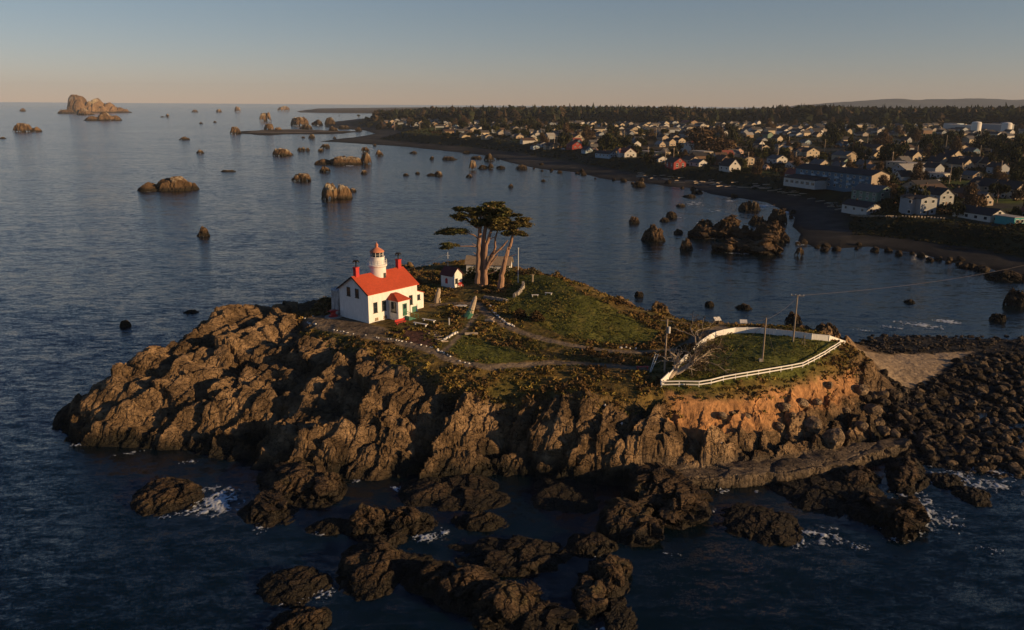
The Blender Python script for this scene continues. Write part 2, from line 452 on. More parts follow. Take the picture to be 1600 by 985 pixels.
# the earth bank under the fenced lawn: nearly upright at the top, easing out into the rubble
BANK = []
for bx_ in (1048, 1080, 1115, 1150, 1190, 1230, 1270, 1305, 1338):
    ye_ = float(np.interp(bx_, [1048, 1110, 1200, 1290, 1342], [611, 613, 599, 573, 553]))
    e_ = P(bx_, ye_, 10.15)[:2]; De_ = np.hypot(*e_); row = [e_]
    for dy_, off_ in ((20, 0.9), (48, 2.6), (80, 6.0)):
        q_ = P(bx_, ye_ + dy_, 0.0); tn_ = CAMH / np.hypot(q_[0], q_[1]); D_ = De_ - off_
        u_ = q_[:2] / np.hypot(q_[0], q_[1]); CW.append((u_[0] * D_, u_[1] * D_, CAMH - D_ * tn_)); row.append(u_ * D_)
    BANK.append(row)
CWd = {(x, y): P(x, y, z) for x, y, z in CTRL}
# the far side of the island falls to the sea
for x, y, z, off in ((110,640,4,14),(180,590,7,18),(240,552,9.6,22),(320,508,11,24),(400,497,11.6,26),(490,483,12,26),(560,450,11.5,22),(620,430,11.5,20),(665,419,12.6,16),(720,412,12.6,14),(780,413,13.2,14),(825,417,14.6,16),(880,433,16,20),(930,450,15.4,20),(980,475,13.4,18),(1020,489,12,18),(1060,497,11,18),(1110,505,10.5,18),(1190,509,9,18),(1260,515,8.5,18)):
    q = P(x, y, z)
    nx = -0.35 if x < 600 else (0.35 if x > 850 else 0.0)
    CW.append((q[0] + nx * off, q[1] + off, -2.0)); CW.append((q[0] + nx * off * 1.8, q[1] + off * 1.8, -6.0))
CW = np.array(CW)

def tps_fit(c, lam=0.5):
    n = len(c); d = np.hypot(c[:, None, 0] - c[None, :, 0], c[:, None, 1] - c[None, :, 1])
    K = np.where(d > 0, d * d * np.log(d + 1e-12), 0) / 100.0 + lam * np.eye(n)
    Pm = np.c_[np.ones(n), c[:, :2]]
    A = np.block([[K, Pm], [Pm.T, np.zeros((3, 3))]])
    return np.linalg.lstsq(A, np.r_[c[:, 2], 0, 0, 0], rcond=None)[0]
TW = tps_fit(CW)
def tps(x, y):
    r = TW[-3] + TW[-2] * x + TW[-1] * y
    for (cx, cy, _), w in zip(CW, TW[:-3]):
        d2 = (x - cx) ** 2 + (y - cy) ** 2 + 1e-9
        r = r + w * 0.5 * d2 * np.log(d2) / 100.0
    return r

# soil-covered top of the island (everything else is bare rock)
TOP = PL([(470,497,12.5),(490,512,12.5),(530,530,12.3),(580,545,12),(640,566,11.8),(700,592,11),(770,600,10.8),(860,606,10.6),(950,616,10.2),(1035,614,10.2),(1110,613,10.1),(1200,598,10.1),(1292,573,10.1),(1342,551,9.9),(1345,538,9.5),(1320,523,9.5),(1260,515,8.5),(1190,509,9),(1110,503,10),(1060,495,11),(1020,487,12),(980,473,13.4),(930,447,15.4),(880,430,16),(830,420,16),(780,411,13.2),(720,410,12.6),(660,417,12.6),(600,440,12),(520,466,12.2)])
LOWPATH = PL([(478,500,12.6),(500,508,12.8),(530,516,12.9),(570,523,12.9),(620,532,12.7),(660,543,12.3),(690,556,12.1),(720,567,11.8),(760,574,11.5),(800,571,11.4),(860,567,11.2),(910,568,11.1),(960,573,10.8),(1010,580,10.5)])
UPPATH = PL([(676,476,13.1),(710,474,13.2),(745,474,13.4),(752,482,13.3),(768,496,13),(790,509,12.6),(820,521,12.2),(865,534,11.7),(910,543,11.3),(960,549,11),(1010,550,10.7),(1060,545,10.7),(1090,528,10.5),(1130,513,10.2)])
STEPPATH = PL([(690,552,12.1),(712,528,12.6),(730,508,13),(745,490,13.2)])
LAWN = PL([(697,545,12.1),(720,518,12.6),(745,530,12.1),(790,545,11.6),(850,562,11.2),(800,566,11.4),(760,570,11.5),(720,560,11.9)])
TERR = PL([(482,498,12.7),(520,490,13),(545,492,13),(577,508,13),(600,512,13),(610,524,12.8),(560,520,12.9),(500,506,12.8)])
BED = PL([(612,520,12.8),(640,510,12.9),(690,520,12.7),(683,540,12.4),(640,535,12.6)])
ENCL = PL([(1033,603,10.5),(1092,604,10.5),(1253,576,10.5),(1320,536,10.5),(1240,527,10.5),(1187,521,10.5),(1148,521,10.5),(1108,532,10.5)])
HILL = PL([(800,440,14.6),(835,428,16),(880,437,16),(900,462,14.8),(950,482,13.4),(1000,505,12.0),(1035,522,11.0),(1010,540,10.9),(960,540,11.1),(880,522,12.2),(800,490,13.3),(790,465,14.3)])
SANDP = PL([(1338,556,3),(1420,553,2.6),(1520,548,1.7),(1425,606,1.8),(1395,600,2)])
SOILF = np.array([r_[0] * .3 + r_[1] * .7 if False else r_[0] for r_ in BANK] + [r_[3] * .65 + r_[2] * .35 for r_ in BANK[::-1]])
LEDGE = PL([(990,752,1.2),(1100,748,1.4),(1250,738,1.5),(1330,722,1.5),(1425,692,1.3),(1400,683,1.4),(1330,697,1.6),(1250,712,1.7),(1100,728,1.7),(1000,733,1.6)])

def island_detail(x, y):
    """(height, masks): smooth form plus blocky jointed rock where it is bare"""
    b = tps(x, y)
    st = sdf(x, y, TOP) + 1.8 * fbm(x * 0.25, y * 0.25, 3, 3)
    rock = sstep(-0.6, 2.2, st)
    led = 1 - sstep(0, 1.0, sdf(x, y, LEDGE) + 0.8 * fbm(x * .4, y * .4, 9, 2))
    soil = 1 - sstep(-0.5, 1.2, sdf(x, y, SOILF) + 1.0 * fbm(x * 0.5, y * 0.5, 4, 3))
    low = sstep(-1.5, 1.5, b)
    spit = sstep(62, 72, x) * (1 - sstep(4.2, 6.5, b))          # low cobble spit, no ledges
    fam = sstep(-.12, .12, vnoise(x * .045 + 3, y * .045, 18))
    amp = rock * low * (1 - led * 0.85) * (1 - soil * 0.72) * (1 - spit)
    # ledges: the bare flanks step down to the sea
    tu = (b + 1.6 * fbm(x * .09, y * .09, 23, 3)) / 2.3
    bt = 2.3 * (np.floor(tu) + sstep(.3, .75, tu - np.floor(tu))) - 1.6 * fbm(x * .09, y * .09, 23, 3)
    bb = b + (bt - b) * .7 * rock * low * (1 - spit) * (1 - soil)
    h = bb + amp * (facets(x, y, 8.5, 11, 0.95, 2.1, 2.6, 0.38, 0.55, 0.05, 0.30) * (0.45 + 0.40 * fam)
                   + facets(x, y, 6.0, 15, 0.35, 1.5, 2.0, 0.42, 0.5, 0.05, 0.22) * (0.8 - 0.55 * fam)
                   + facets(x, y, 3.0, 12, 1.0, 2.2, 0.8, 0.30, 0.5, 0.05, 0.30)
                   + facets(x, y, 1.15, 13, 0.8, 1.7, 0.20, 0.25, 0.2, 0.08, 0.15)
                   + 0.9 * fbm(x * 0.12, y * 0.12, 5, 3))
    h = h + (1 - amp) * (0.25 * fbm(x * 0.35, y * 0.35, 6, 3) + 0.08 * fbm(x * 2, y * 2, 7, 2))
    # gullies in the earth cliff
    h = h + soil * rock * 1.1 * fbm(x * 0.55 + y * 0.2, y * 0.25, 21, 3)
    # the flat rock shelf running along the foot of the cliff
    h = h * (1 - led) + (1.6 + .5 * fbm(x * .3, y * .3, 27, 3) + facets(x, y, 3.5, 28, .2, 2.2, .25, .05, .25, .05)) * led
    return h, dict(rock=rock, soil=soil, led=led, base=b, spit=spit)

GS = 0.25
xs = np.arange(-92, 150, GS); ys = np.arange(98, 236, GS)
GX, GY = np.meshgrid(xs, ys)
IH, IM = island_detail(GX, GY)
# level pads for the buildings
def pad(cx, cy, r, z, soft=2.0):
    global IH
    d = np.hypot(GX - cx, GY - cy); w = 1 - sstep(r, r + soft, d)
    IH = IH * (1 - w) + z * w
_hc = (P(576.75, 505.5, 13) + P(656, 484, 13) + P(538, 492.5, 13)) / 3
pad(_hc[0] + 0.8, _hc[1] + 1.5, 8.5, 12.95, 4)
SHED = P(709, 448, 13.5); pad(SHED[0] + 0.5, SHED[1] + 2, 3.0, 13.45, 3)
dl = np.minimum(dline(GX, GY, LOWPATH), dline(GX, GY, UPPATH))
dl = np.minimum(dl, dline(GX, GY, STEPPATH) + 0.5)

def ground(x, y):
    """height of the built island surface"""
    i = (np.asarray(x) - xs[0]) / GS; j = (np.asarray(y) - ys[0]) / GS
    i0 = int(np.clip(np.floor(i), 0, len(xs) - 2)); j0 = int(np.clip(np.floor(j), 0, len(ys) - 2))
    fx, fy = i - i0, j - j0
    return float((IH[j0, i0] * (1 - fx) + IH[j0, i0 + 1] * fx) * (1 - fy) + (IH[j0 + 1, i0] * (1 - fx) + IH[j0 + 1, i0 + 1] * fx) * fy)

def G(px, py, z0=12.0):
    """point of the island surface seen at a pixel"""
    q = P(px, py, z0)
    for _ in range(12):
        z = ground(q[0], q[1]); z0 = z0 * 0.5 + z * 0.5; q = P(px, py, z0)
    q[2] = ground(q[0], q[1]); return q

def paint_island():
    x, y, h = GX, GY, IH
    n1 = fbm(x * 0.3, y * 0.3, 41, 4); n2 = fbm(x * 1.1, y * 1.1, 42, 3); n3 = fbm(x * 0.09, y * 0.09, 43, 3)
    def C(*c): return np.array(c, float)
    rockc = C(.165, .108, .058)[None, None] * (1 + 0.7 * n1 + 0.45 * n2)[..., None]
    pale = C(.235, .155, .085); w = sstep(0.05, 0.5, n3 + 0.5 * n1)[..., None]
    rockc = rockc * (1 - 0.6 * w) + pale * 0.6 * w
    f1, f2, cx, cy, _, _ = voro(x / 3.0, y / 2.2, 77)
    rockc = rockc * (0.6 + 0.8 * _h(cx, cy, 5))[..., None]
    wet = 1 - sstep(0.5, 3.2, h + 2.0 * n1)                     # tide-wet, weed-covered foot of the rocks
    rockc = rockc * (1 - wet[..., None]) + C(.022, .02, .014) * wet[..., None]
    c = rockc
    soil = C(.36, .185, .078) * (1 + 0.5 * n2 + 0.4 * n1)[..., None]
    s = IM['soil'][..., None]; c = c * (1 - s) + soil * s
    led = IM['led'][..., None]; c = c * (1 - led) + C(.13, .10, .07) * led * (1 + 0.5 * n1)[..., None]
    veg = C(.155, .105, .03) * (1 + 0.7 * n2)[..., None]
    olive = C(.09, .08, .02); w = sstep(-0.1, 0.35, n1 + n3)[..., None]
    veg = veg * (1 - 0.75 * w) + olive * 0.75 * w
    t = ((1 - IM['rock']) * (1 - IM['soil']))[..., None]; c = c * (1 - t) + veg * t
    grass = C(.10, .105, .022) * (1 + 0.6 * n2 + 0.5 * n1)[..., None]
    dry = C(.19, .135, .04)
    g2 = grass * (1 - 0.4 * sstep(0.0, 0.5, n1 + 0.4 * n2)[..., None]) + dry * 0.4 * sstep(0.0, 0.5, n1 + 0.4 * n2)[..., None]
    for poly, col in ((LAWN, grass), (ENCL, grass), (HILL, g2)):
        m = (1 - sstep(-0.4, 0.8, sdf(x, y, poly) + 0.9 * n1))[..., None] * t
        c = c * (1 - m) + col * m
    m = (1 - sstep(-.3, .5, sdf(x, y, BED) + .6 * n1))[..., None]; c = c * (1 - m) + C(.075, .038, .028) * (1 + n2)[..., None] * m
    m = (1 - sstep(-.3, .8, sdf(x, y, TERR) + .6 * n1))[..., None]; c = c * (1 - m) + C(.14, .105, .07) * (1 + 0.8 * n2)[..., None] * m
    sand = C(.30, .225, .145) * (1 + 0.4 * n2)[..., None]
    m = (1 - sstep(-.5, .8, sdf(x, y, SANDP) + 1.2 * n1))[..., None]; c = c * (1 - m) + sand * m
    sp = (IM['spit'] * (1 - sstep(-.5, .8, sdf(x, y, SANDP) + 1.2 * n1)) * sstep(-40, -30, -h * 0 - 35))[..., None]
    cob = C(.035, .031, .027) * (1 + 0.9 * n2)[..., None]
    lowm = (1 - sstep(2.8, 4.4, h))[..., None] * IM['spit'][..., None] * (1 - m)
    c = c * (1 - lowm) + cob * lowm
    path = C(.20, .155, .105) * (1 + 0.4 * n2)[..., None]
    m = (1 - sstep(0.75, 1.25, dl + 0.5 * n2))[..., None]; c = c * (1 - m) + path * m
    return np.clip(c, .004, 1)

keep = (IH > -1.5)
nx_, ny_ = len(xs), len(ys)
qi = (np.arange(ny_ - 1)[:, None] * nx_ + np.arange(nx_ - 1)[None]).ravel()
kq = (keep[:-1, :-1] | keep[1:, :-1] | keep[:-1, 1:] | keep[1:, 1:]).ravel()
qi = qi[kq]
F = np.c_[qi, qi + 1, qi + nx_ + 1, qi + nx_]
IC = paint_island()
gy_, gx_ = np.gradient(IH, GS, GS)
nl = np.sqrt(gx_ ** 2 + gy_ ** 2 + 1)
steep = sstep(0.5, 1.6, np.hypot(gx_, gy_)) * sstep(-.5, .5, IH) * IM['rock']
# ledges and joints across the steep faces: they run with height, not only with plan
t_ = GX * 0.8 + GY * 0.6
sd = (facets(t_, IH * 1.25 + GX * 0.35, 3.4, 141, 0.5, 1.6, 1.5, 0.35, 0.5, 0.1) + facets(t_ + 50, IH * 1.3 + GX * 0.3, 1.3, 142, 0.6, 1.6, 0.55, 0.3, 0.28, 0.1)
      + 0.5 * fbm(t_ * 1.1, IH * 1.6, 143, 3)) * steep * 0.4
V = np.c_[(GX - gx_ / nl * sd).ravel(), (GY - gy_ / nl * sd).ravel(), (IH + 0.5 * sd / nl).ravel()]
used = np.zeros(len(V), bool); used[F.ravel()] = True
remap = np.cumsum(used) - 1
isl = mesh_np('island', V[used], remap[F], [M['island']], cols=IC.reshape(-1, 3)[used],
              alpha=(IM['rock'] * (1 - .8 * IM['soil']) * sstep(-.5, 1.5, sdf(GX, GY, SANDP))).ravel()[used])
tag(isl, 'rocky island with grassy top, brown jointed rock flanks and an orange earth cliff', 'island', kind='structure')
# ------------------------------------------------------------------ the mainland
COAST = [(500,221.5),(530,222.5),(560,226),(600,228.5),(680,235),(760,243.5),(800,253),(850,265),(898,271.5),(930,279),(955,282.5),(985,284.5),(1080,295),(1109,304),(1151,309.5),(1196,317),(1222,328),(1238,340),(1234,354),(1247,365),(1243,377),(1260,383),(1266,388),(1290,386),(1312,390),(1360,388),(1395,392),(1450,400),(1475,407),(1512,417),(1545,421),(1562,436),(1610,438),(1700,450),(1900,468),(2300,500)]
INNER = [(545,215),(572,209),(560,204.5),(508,199),(512,192),(560,185.5),(612,182),(650,179),(560,177.2),(470,176.3),(464,174.3),(480,171.6)]
LANDP = [tuple(P(x, y)[:2]) for x, y in COAST] + [(2500, 300), (14000, 2500), (14000, 16000), (-1600, 16000)] + [tuple(P(x, y)[:2]) for x, y in INNER[::-1]]
def land_h(x, y):
    x = np.asarray(x, float); y = np.asarray(y, float)
    s = -sdf(x, y, LANDP)
    D = np.hypot(x, y)
    s = s + 0.024 * np.minimum(D, 1500) * fbm(x * 12 / np.maximum(D, 300), y * 12 / np.maximum(D, 300), 51, 3)
    bw = np.clip(17 + 0.05 * (D - 290), 15, 60); bl = np.clip(16 + 0.03 * (D - 300), 14, 40)
    z = np.where(s < 0, np.maximum(s * 0.12, -4), 2.0 * np.clip(s / bw, 0, 1) ** 0.7)
    top = np.clip(5.2 + 0.0055 * (D - 300), 5.2, 10.5)
    z = z + top * sstep(0, 1, (s - bw) / bl) + np.clip((s - bw - bl) * 0.008, 0, 13) * sstep(0, 200, s - bw)
    z = z + sstep(0, 1, (s - bw) / bl) * (1.6 * fbm(x * 0.012, y * 0.012, 55, 3) + 0.35 * fbm(x * 0.1, y * 0.1, 56, 3))
    return z, s - bw, bl, s
def lz(x, y): return float(land_h(np.array([x]), np.array([y]))[0][0])
def GL(px, py, z0=8.0):
    q = P(px, py, z0)
    for _ in range(14):
        z0 = 0.5 * z0 + 0.5 * lz(q[0], q[1]); q = P(px, py, z0)
    q[2] = lz(q[0], q[1]); return q

az = np.radians(np.linspace(-17, 47, 520)); dd = np.exp(np.linspace(math.log(235), math.log(15000), 430))
AZ, DD = np.meshgrid(az, dd)
LX, LY = DD * np.sin(AZ), DD * np.cos(AZ)
LZ, LB, LBL, LS = land_h(LX, LY)
n1 = fbm(LX * 0.02, LY * 0.02, 71, 4); n2 = fbm(LX * 0.11, LY * 0.11, 72, 3); n3 = fbm(LX * 0.005, LY * 0.005, 73, 3)
def mixc(c, col, m):
    return c * (1 - m[..., None]) + np.asarray(col) * m[..., None]
LC = np.ones(LX.shape + (3,)) * np.array([.034, .032, .029]) * (1 + 0.5 * n1 + 0.4 * n2)[..., None]
wetb = 1 - sstep(0.1, 0.9, LZ + 0.4 * n1); LC = mixc(LC, [.012, .012, .012], wetb)
cob = sstep(0.0, 0.3, n1 + n2) * sstep(0.4, 1.2, LZ); LC = mixc(LC, [.075, .066, .055], cob * 0.5)
scr = sstep(-4, 2, LB + 6 * n1); LC = mixc(LC, np.array([.022, .026, .011]) * (1 + 0.8 * n2)[..., None], scr)
tw = sstep(0.8, 1.6, LB / LBL)
twc = np.array([.04, .046, .017]) * (1 + 0.8 * n2 + 0.5 * n1)[..., None]
twc = mixc(twc, [.05, .047, .042], sstep(0.05, 0.3, n1 - 0.3 * n2)); twc = mixc(twc, [.075, .055, .03], sstep(0.1, 0.4, n3 + 0.4 * n2))
LC = mixc(LC, twc, tw)
grassc = np.array([.085, .105, .022]) * (1 + 0.5 * n2 + 0.4 * n1)[..., None]
for px, py, rx, ry in ((640,206,52,14),(700,210,30,10),(830,221,40,6),(1480,292,70,10),(1420,284,60,8),(1360,310,60,10),(1180,268,40,6),(1480,204,50,8),(1560,310,50,8)):
    c0 = GL(px, py); k = math.hypot(c0[0], c0[1])
    wx = rx * k / FPX; wy = ry * k * k / FPX / 48
    u = c0[:2] / k; dx_, dy_ = LX - c0[0], LY - c0[1]
    m = (1 - sstep(0.8, 1.15, np.hypot((dx_ * u[1] - dy_ * u[0]) / wx, (dx_ * u[0] + dy_ * u[1]) / wy) + 0.5 * n1)) * tw
    LC = mixc(LC, grassc, m)
for px, py, rx, ry in ((860,217,11,12),(1425,296,40,7),(1300,262,60,4),(1180,250,50,4)):
    c0 = GL(px, py); k = math.hypot(c0[0], c0[1])
    wx = rx * k / FPX; wy = ry * k * k / FPX / 48
    u = c0[:2] / k; dx_, dy_ = LX - c0[0], LY - c0[1]
    m = (1 - sstep(0.85, 1.1, np.maximum(abs(dx_ * u[1] - dy_ * u[0]) / wx, abs(dx_ * u[0] + dy_ * u[1]) / wy) + 0.2 * n1)) * tw
    LC = mixc(LC, np.array([.06, .055, .052]) * (1 + 0.3 * n2)[..., None], m)
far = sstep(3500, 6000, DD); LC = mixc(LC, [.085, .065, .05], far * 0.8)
ny, nx = LX.shape
qi = (np.arange(ny - 1)[:, None] * nx + np.arange(nx - 1)[None]).ravel()
kq = (LZ > -0.8); kq = (kq[:-1, :-1] | kq[1:, :-1] | kq[:-1, 1:] | kq[1:, 1:]).ravel(); qi = qi[kq]
F = np.c_[qi, qi + 1, qi + nx + 1, qi + nx]
V = np.c_[LX.ravel(), LY.ravel(), LZ.ravel()]
used = np.zeros(len(V), bool); used[F.ravel()] = True; remap = np.cumsum(used) - 1
land = mesh_np('coast_ground', V[used], remap[F], [M['land']], cols=np.clip(LC.reshape(-1, 3)[used], .003, 1))
tag(land, 'low coast with dark beach, scrubby bluff and flat town ground behind', 'ground', kind='structure')

# far hills on the right, some of their haze painted into the base colour
hx = np.linspace(3600, 10500, 160); hd = np.linspace(-1, 1, 14)
HX, HD = np.meshgrid(hx, hd)
px_ = 800 + FPX * hx / 11000 * 1.03
hh = 90 + 85 * sstep(3700, 5200, hx) + 38 * fbm(hx * 0.0011, hx * 0 + 3, 81, 4) * 2.0
HZ = (hh[None] * (1 - np.abs(HD) ** 1.5) + 30 * fbm(HX * .002, HD * 2.0, 82, 4)) * sstep(3600, 4100, HX) - 5
hv = np.c_[HX.ravel(), (11000 + HD * 1500).ravel(), HZ.ravel()]
qi = (np.arange(13)[:, None] * 160 + np.arange(159)[None]).ravel()
tag(mesh_np('hills', hv, np.c_[qi, qi + 1, qi + 161, qi + 160], [M['hills']], smooth=True), 'low hazy blue ridge on the horizon beyond the forest', 'hills', kind='structure')

# ------------------------------------------------------------------ rocks in the sea
def rock_hf(name, cx, cy, rx, ry, H, seed, n, p=2.6, ang=0.8, rz=0.0, material='rock', lumps=None, wetz=1.0, tone=1.0, dark=0.0, detail=1.0):
    u = np.linspace(-1.25, 1.25, n); U, W = np.meshgrid(u, u)
    x0, y0 = U * rx, W * ry
    c, s = math.cos(rz), math.sin(rz)
    X = x0 * c - y0 * s; Y = x0 * s + y0 * c
    R = max(rx, ry)
    th = (0.36 if material == 'rock' else 0.42) * fbm(U * 1.6 + seed, W * 1.6 - seed, seed, 4)
    if lumps is None: lumps = [(0, 0, 1, 1, 1)]
    h = np.full(U.shape, -0.35 * H)
    for lx, ly, lr, ls, lh in lumps:
        r = np.hypot((U - lx) / lr, (W - ly) / ls) + th
        h = np.maximum(h, H * lh * (1 - np.clip(r, 0, 1.5) ** p))
    m = sstep(-0.12, 0.25, h / H)
    sz = max(R * 0.42, 0.5)
    k = min(H, R)
    h = h + m * detail * (facets(X + seed * 9, Y, sz, seed, ang, 1.9, 0.30 * k, 0.25 * k / R, 0.13 * k, 0.07, 0.5 * k / R)
             + facets(X, Y + seed * 7, sz * 0.42, seed + 1, ang + 0.1, 1.9, 0.14 * k, 0.3 * k / R, 0.09 * k, 0.08, 0.5 * k / R)
             + facets(X, Y, sz * 0.17, seed + 2, ang - 0.2, 1.5, 0.05 * k, 0.25 * k / R, 0.03 * k, 0.12, 0.3 * k / R))
    h = np.minimum(h, H * 1.12)
    du = 2.5 / (n - 1)
    hy, hx = np.gradient(h, du * ry, du * rx)
    nl_ = np.sqrt(hx ** 2 + hy ** 2 + 1); sp_ = sstep(0.5, 1.6, np.hypot(hx, hy)) * sstep(0, .15, h / H)
    sd = (1.0 if material == 'rock' and R < 30 else 0.0) * k * sp_ * (facets(X * .8 + Y * .6, h * 1.2 + X * .3, sz * .5, seed + 7, .5, 1.6, .16, .4 * sz / k, .06, .1) + facets(X * .8 + Y * .6, h * 1.2 + X * .3, sz * .2, seed + 8, .5, 1.5, .06, .3 * sz * .3 / k, .03, .1))
    gxr, gyr = -hx / nl_ * sd, -hy / nl_ * sd
    X = X + gxr * c - gyr * s; Y = Y + gxr * s + gyr * c; h = h + .4 * sd / nl_
    zb = -max(0.5, 0.12 * H)
    qi = (np.arange(n - 1)[:, None] * n + np.arange(n - 1)[None]).ravel()
    kp = h > zb; kp = (kp[:-1, :-1] & kp[1:, :-1] & kp[:-1, 1:] & kp[1:, 1:]).ravel(); qi = qi[kp]
    if len(qi) == 0: return None
    F = np.c_[qi, qi + 1, qi + n + 1, qi + n]
    n1 = fbm(X / R * 2.2 + seed, Y / R * 2.2, seed + 5, 4); n2 = fbm(X / R * 8, Y / R * 8, seed + 6, 3)
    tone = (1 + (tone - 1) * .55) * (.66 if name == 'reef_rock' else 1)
    if name == 'reef_rock': dark = max(dark, .36); p = min(p, 2.1)  # shade put into the colour: foreground reef darkened as if lying in shadow
    C = np.array([.145, .092, .05]) * tone * (.78 if material == 'farrock' else 1) * (1 + 0.7 * n1 + 0.5 * n2)[..., None]
    g = sstep(.25, .6, n1 + 0.4 * n2) * sstep(.45, .7, h / H); C = mixc(C, np.array([.10, .09, .035]) * tone, g * 0.6)
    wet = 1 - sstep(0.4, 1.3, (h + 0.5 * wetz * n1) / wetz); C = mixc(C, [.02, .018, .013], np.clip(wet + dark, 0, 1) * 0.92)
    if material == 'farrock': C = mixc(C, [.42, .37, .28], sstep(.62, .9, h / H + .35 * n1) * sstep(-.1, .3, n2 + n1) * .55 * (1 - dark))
    V = np.c_[(X + cx).ravel(), (Y + cy).ravel(), h.ravel()]
    used = np.zeros(len(V), bool); used[F.ravel()] = True; remap = np.cumsum(used) - 1
    V = V[used]; V[:, 0] -= cx; V[:, 1] -= cy
    return mesh_np(name, V, remap[F], [M[material]], cols=np.clip(C.reshape(-1, 3)[used], .004, 1), loc=(cx, cy, 0))

def px_rock(x0, x1, yt, yb, label, seed, name='sea_rock', p=2.6, depth=0.62, hr=None, group='rocks standing in the bay', **kw):
    c = P((x0 + x1) / 2, yb); D = math.hypot(c[0], c[1]); R = math.hypot(D, CAMH)
    w = (x1 - x0) * R / FPX; dp = w * depth
    sn, cs = CAMH / R, D / R
    vis = (yb - yt) * R / FPX
    H = (vis - 0.55 * dp * sn) / cs
    if hr is not None:
        kw.setdefault('detail', 1.25)
        H = hr * w * .88; dp = max(0.3 * w, (vis - 0.75 * H * cs) / (0.72 * sn))
    elif H < 0.3 * vis: H = 0.3 * vis; dp = min(dp, max(0.3 * w, (vis - H * cs) / max(0.55 * sn, 1e-3)))
    u = c[:2] / D
    cx, cy = c[0] + u[0] * dp / 2, c[1] + u[1] * dp / 2
    n = int(np.clip((x1 - x0) * 0.64 * 2.2, 22, 230))
    rz = -math.atan2(u[0], u[1])
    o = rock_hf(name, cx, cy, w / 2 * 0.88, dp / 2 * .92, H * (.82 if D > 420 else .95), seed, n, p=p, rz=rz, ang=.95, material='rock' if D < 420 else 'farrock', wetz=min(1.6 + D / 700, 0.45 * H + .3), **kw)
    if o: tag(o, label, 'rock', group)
    return o

T = 'rock_stack'
REEF = 'reef rocks below the island'
px_rock(110,200,150.5,176.5,'huge pale castle shaped rock island on the far left horizon',101,name=T,p=3.2,depth=.45,lumps=[(-.62,0,.36,.8,1.15),(-.2,.0,.42,.8,.8),(.25,0,.45,.7,.5),(.62,0,.42,.6,.3),(-.1,-.5,.5,.4,.45)],tone=2.0)
px_rock(132,191,176,189,'long low tan rock in front of the huge castle shaped rock',102,name=T,lumps=[(.05,0,.5,.8,1),(-.5,0,.5,.7,.55),(.55,0,.4,.6,.5)],tone=1.4)
px_rock(91,117,172,178,'small low rock touching the left foot of the huge castle rock',103)
px_rock(121,146,170.5,180,'small brown rock in front of the huge castle rock, left of the long one',104,tone=1.5)
px_rock(32,40,170,174.5,'tiny rock near the horizon, far left of the castle shaped rock',105,tone=1.4)
px_rock(24,62,194,206.5,'blocky pale topped rock at the left edge with a low tail',106,name=T,p=4,lumps=[(-.3,0,.65,.9,1),(.55,0,.5,.7,.42)],tone=1.5)
px_rock(0,9,214.5,217,'low dark rock awash at the very left edge of the sea',107,dark=.5)
px_rock(250,266,178,183.5,'small dark rock right of the castle rock, pointed at its right end',108,lumps=[(.5,0,.4,.8,1),(-.4,0,.5,.6,.3)])
px_rock(300,309,171.5,176,'low grey rock near the horizon, leftmost of the faint horizon rocks',109)
px_rock(337,348,170.5,176,'little tan rock near the horizon, middle of the faint horizon rocks',110,tone=1.5)
px_rock(366,376,166.5,175.5,'pinkish upright rock near the horizon, above the spit end',111,p=4,tone=1.7)
px_rock(311,317,190.5,194,'tiny dark rock midway between castle rock and the spit',112,dark=.4)
px_rock(333,339,189,192,'tiny dark rock just left of the grassy spit end',113,dark=.4)
px_rock(279,298,214,219,'low dark rock awash in open water left of the spit',114,dark=.4)
px_rock(307,319,233.5,240,'small rounded brown rock alone in open water left of centre',115)
px_rock(345,367,265.5,269,'thin dark rock barely awash right of the long brown hump',116,dark=.6)
px_rock(216,310,276,300,'long brown hump of rock sloping down to a low left end',117,name=T,lumps=[(.2,0,.72,.9,1),(-.6,0,.45,.7,.5),(.65,0,.35,.6,.6)],tone=1.2)
px_rock(307,328,354,370,'small dark pointed rock with a white gull on its tip',118,p=1.6,dark=.3)
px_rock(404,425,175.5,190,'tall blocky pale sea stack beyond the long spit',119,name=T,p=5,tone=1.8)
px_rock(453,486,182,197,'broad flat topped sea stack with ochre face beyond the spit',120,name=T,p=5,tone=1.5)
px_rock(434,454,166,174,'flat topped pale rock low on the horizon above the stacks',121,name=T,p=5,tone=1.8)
px_rock(469,489,194,202.5,'dark low rock in front of the ochre flat topped stack',122,dark=.5)
px_rock(486,506,187,196.5,'dark broken rock right of the ochre flat topped stack',123,dark=.6)
px_rock(507,525,183,196.5,'dark domed rock against the wooded point',124,dark=.6)
px_rock(511,530,197,206,'dark triangular rock standing behind the spit',125,p=1.8,dark=.5)
px_rock(527,548,195,202,'low dark rock right of the dark triangular rock behind spit',126,dark=.6)
px_rock(554,566,198,205.5,'small dark rock at the root of the spit',127,dark=.5)
px_rock(356,556,202.5,212,'long low flat spit of grey rock reaching left from the bluff',128,name='rock_spit',p=5,depth=.25,hr=.012,detail=.5,dark=.55)
px_rock(359,379,196.5,209.5,'grassy crag at the left tip of the long spit',129,tone=1.1)
px_rock(412,429,193,205.5,'pale blunt rock standing on the long spit, taller left one',130,p=4,tone=1.6)
px_rock(428,442,198,205.5,'pale lower rock leaning beside the taller one on the spit',131,tone=1.6)
px_rock(481,493,210,217,'dark pointed rock in the water below the spit',132,dark=.5)
px_rock(471,477,213,216,'tiny dark rock left of the dark pointed one below the spit',133,dark=.5)
px_rock(519,526,214,217,'tiny flat dark rock close under the bluff tip',134,dark=.5)
px_rock(501,517,224.5,232,'dark rounded rock below the left end of the bluff',135,dark=.3)
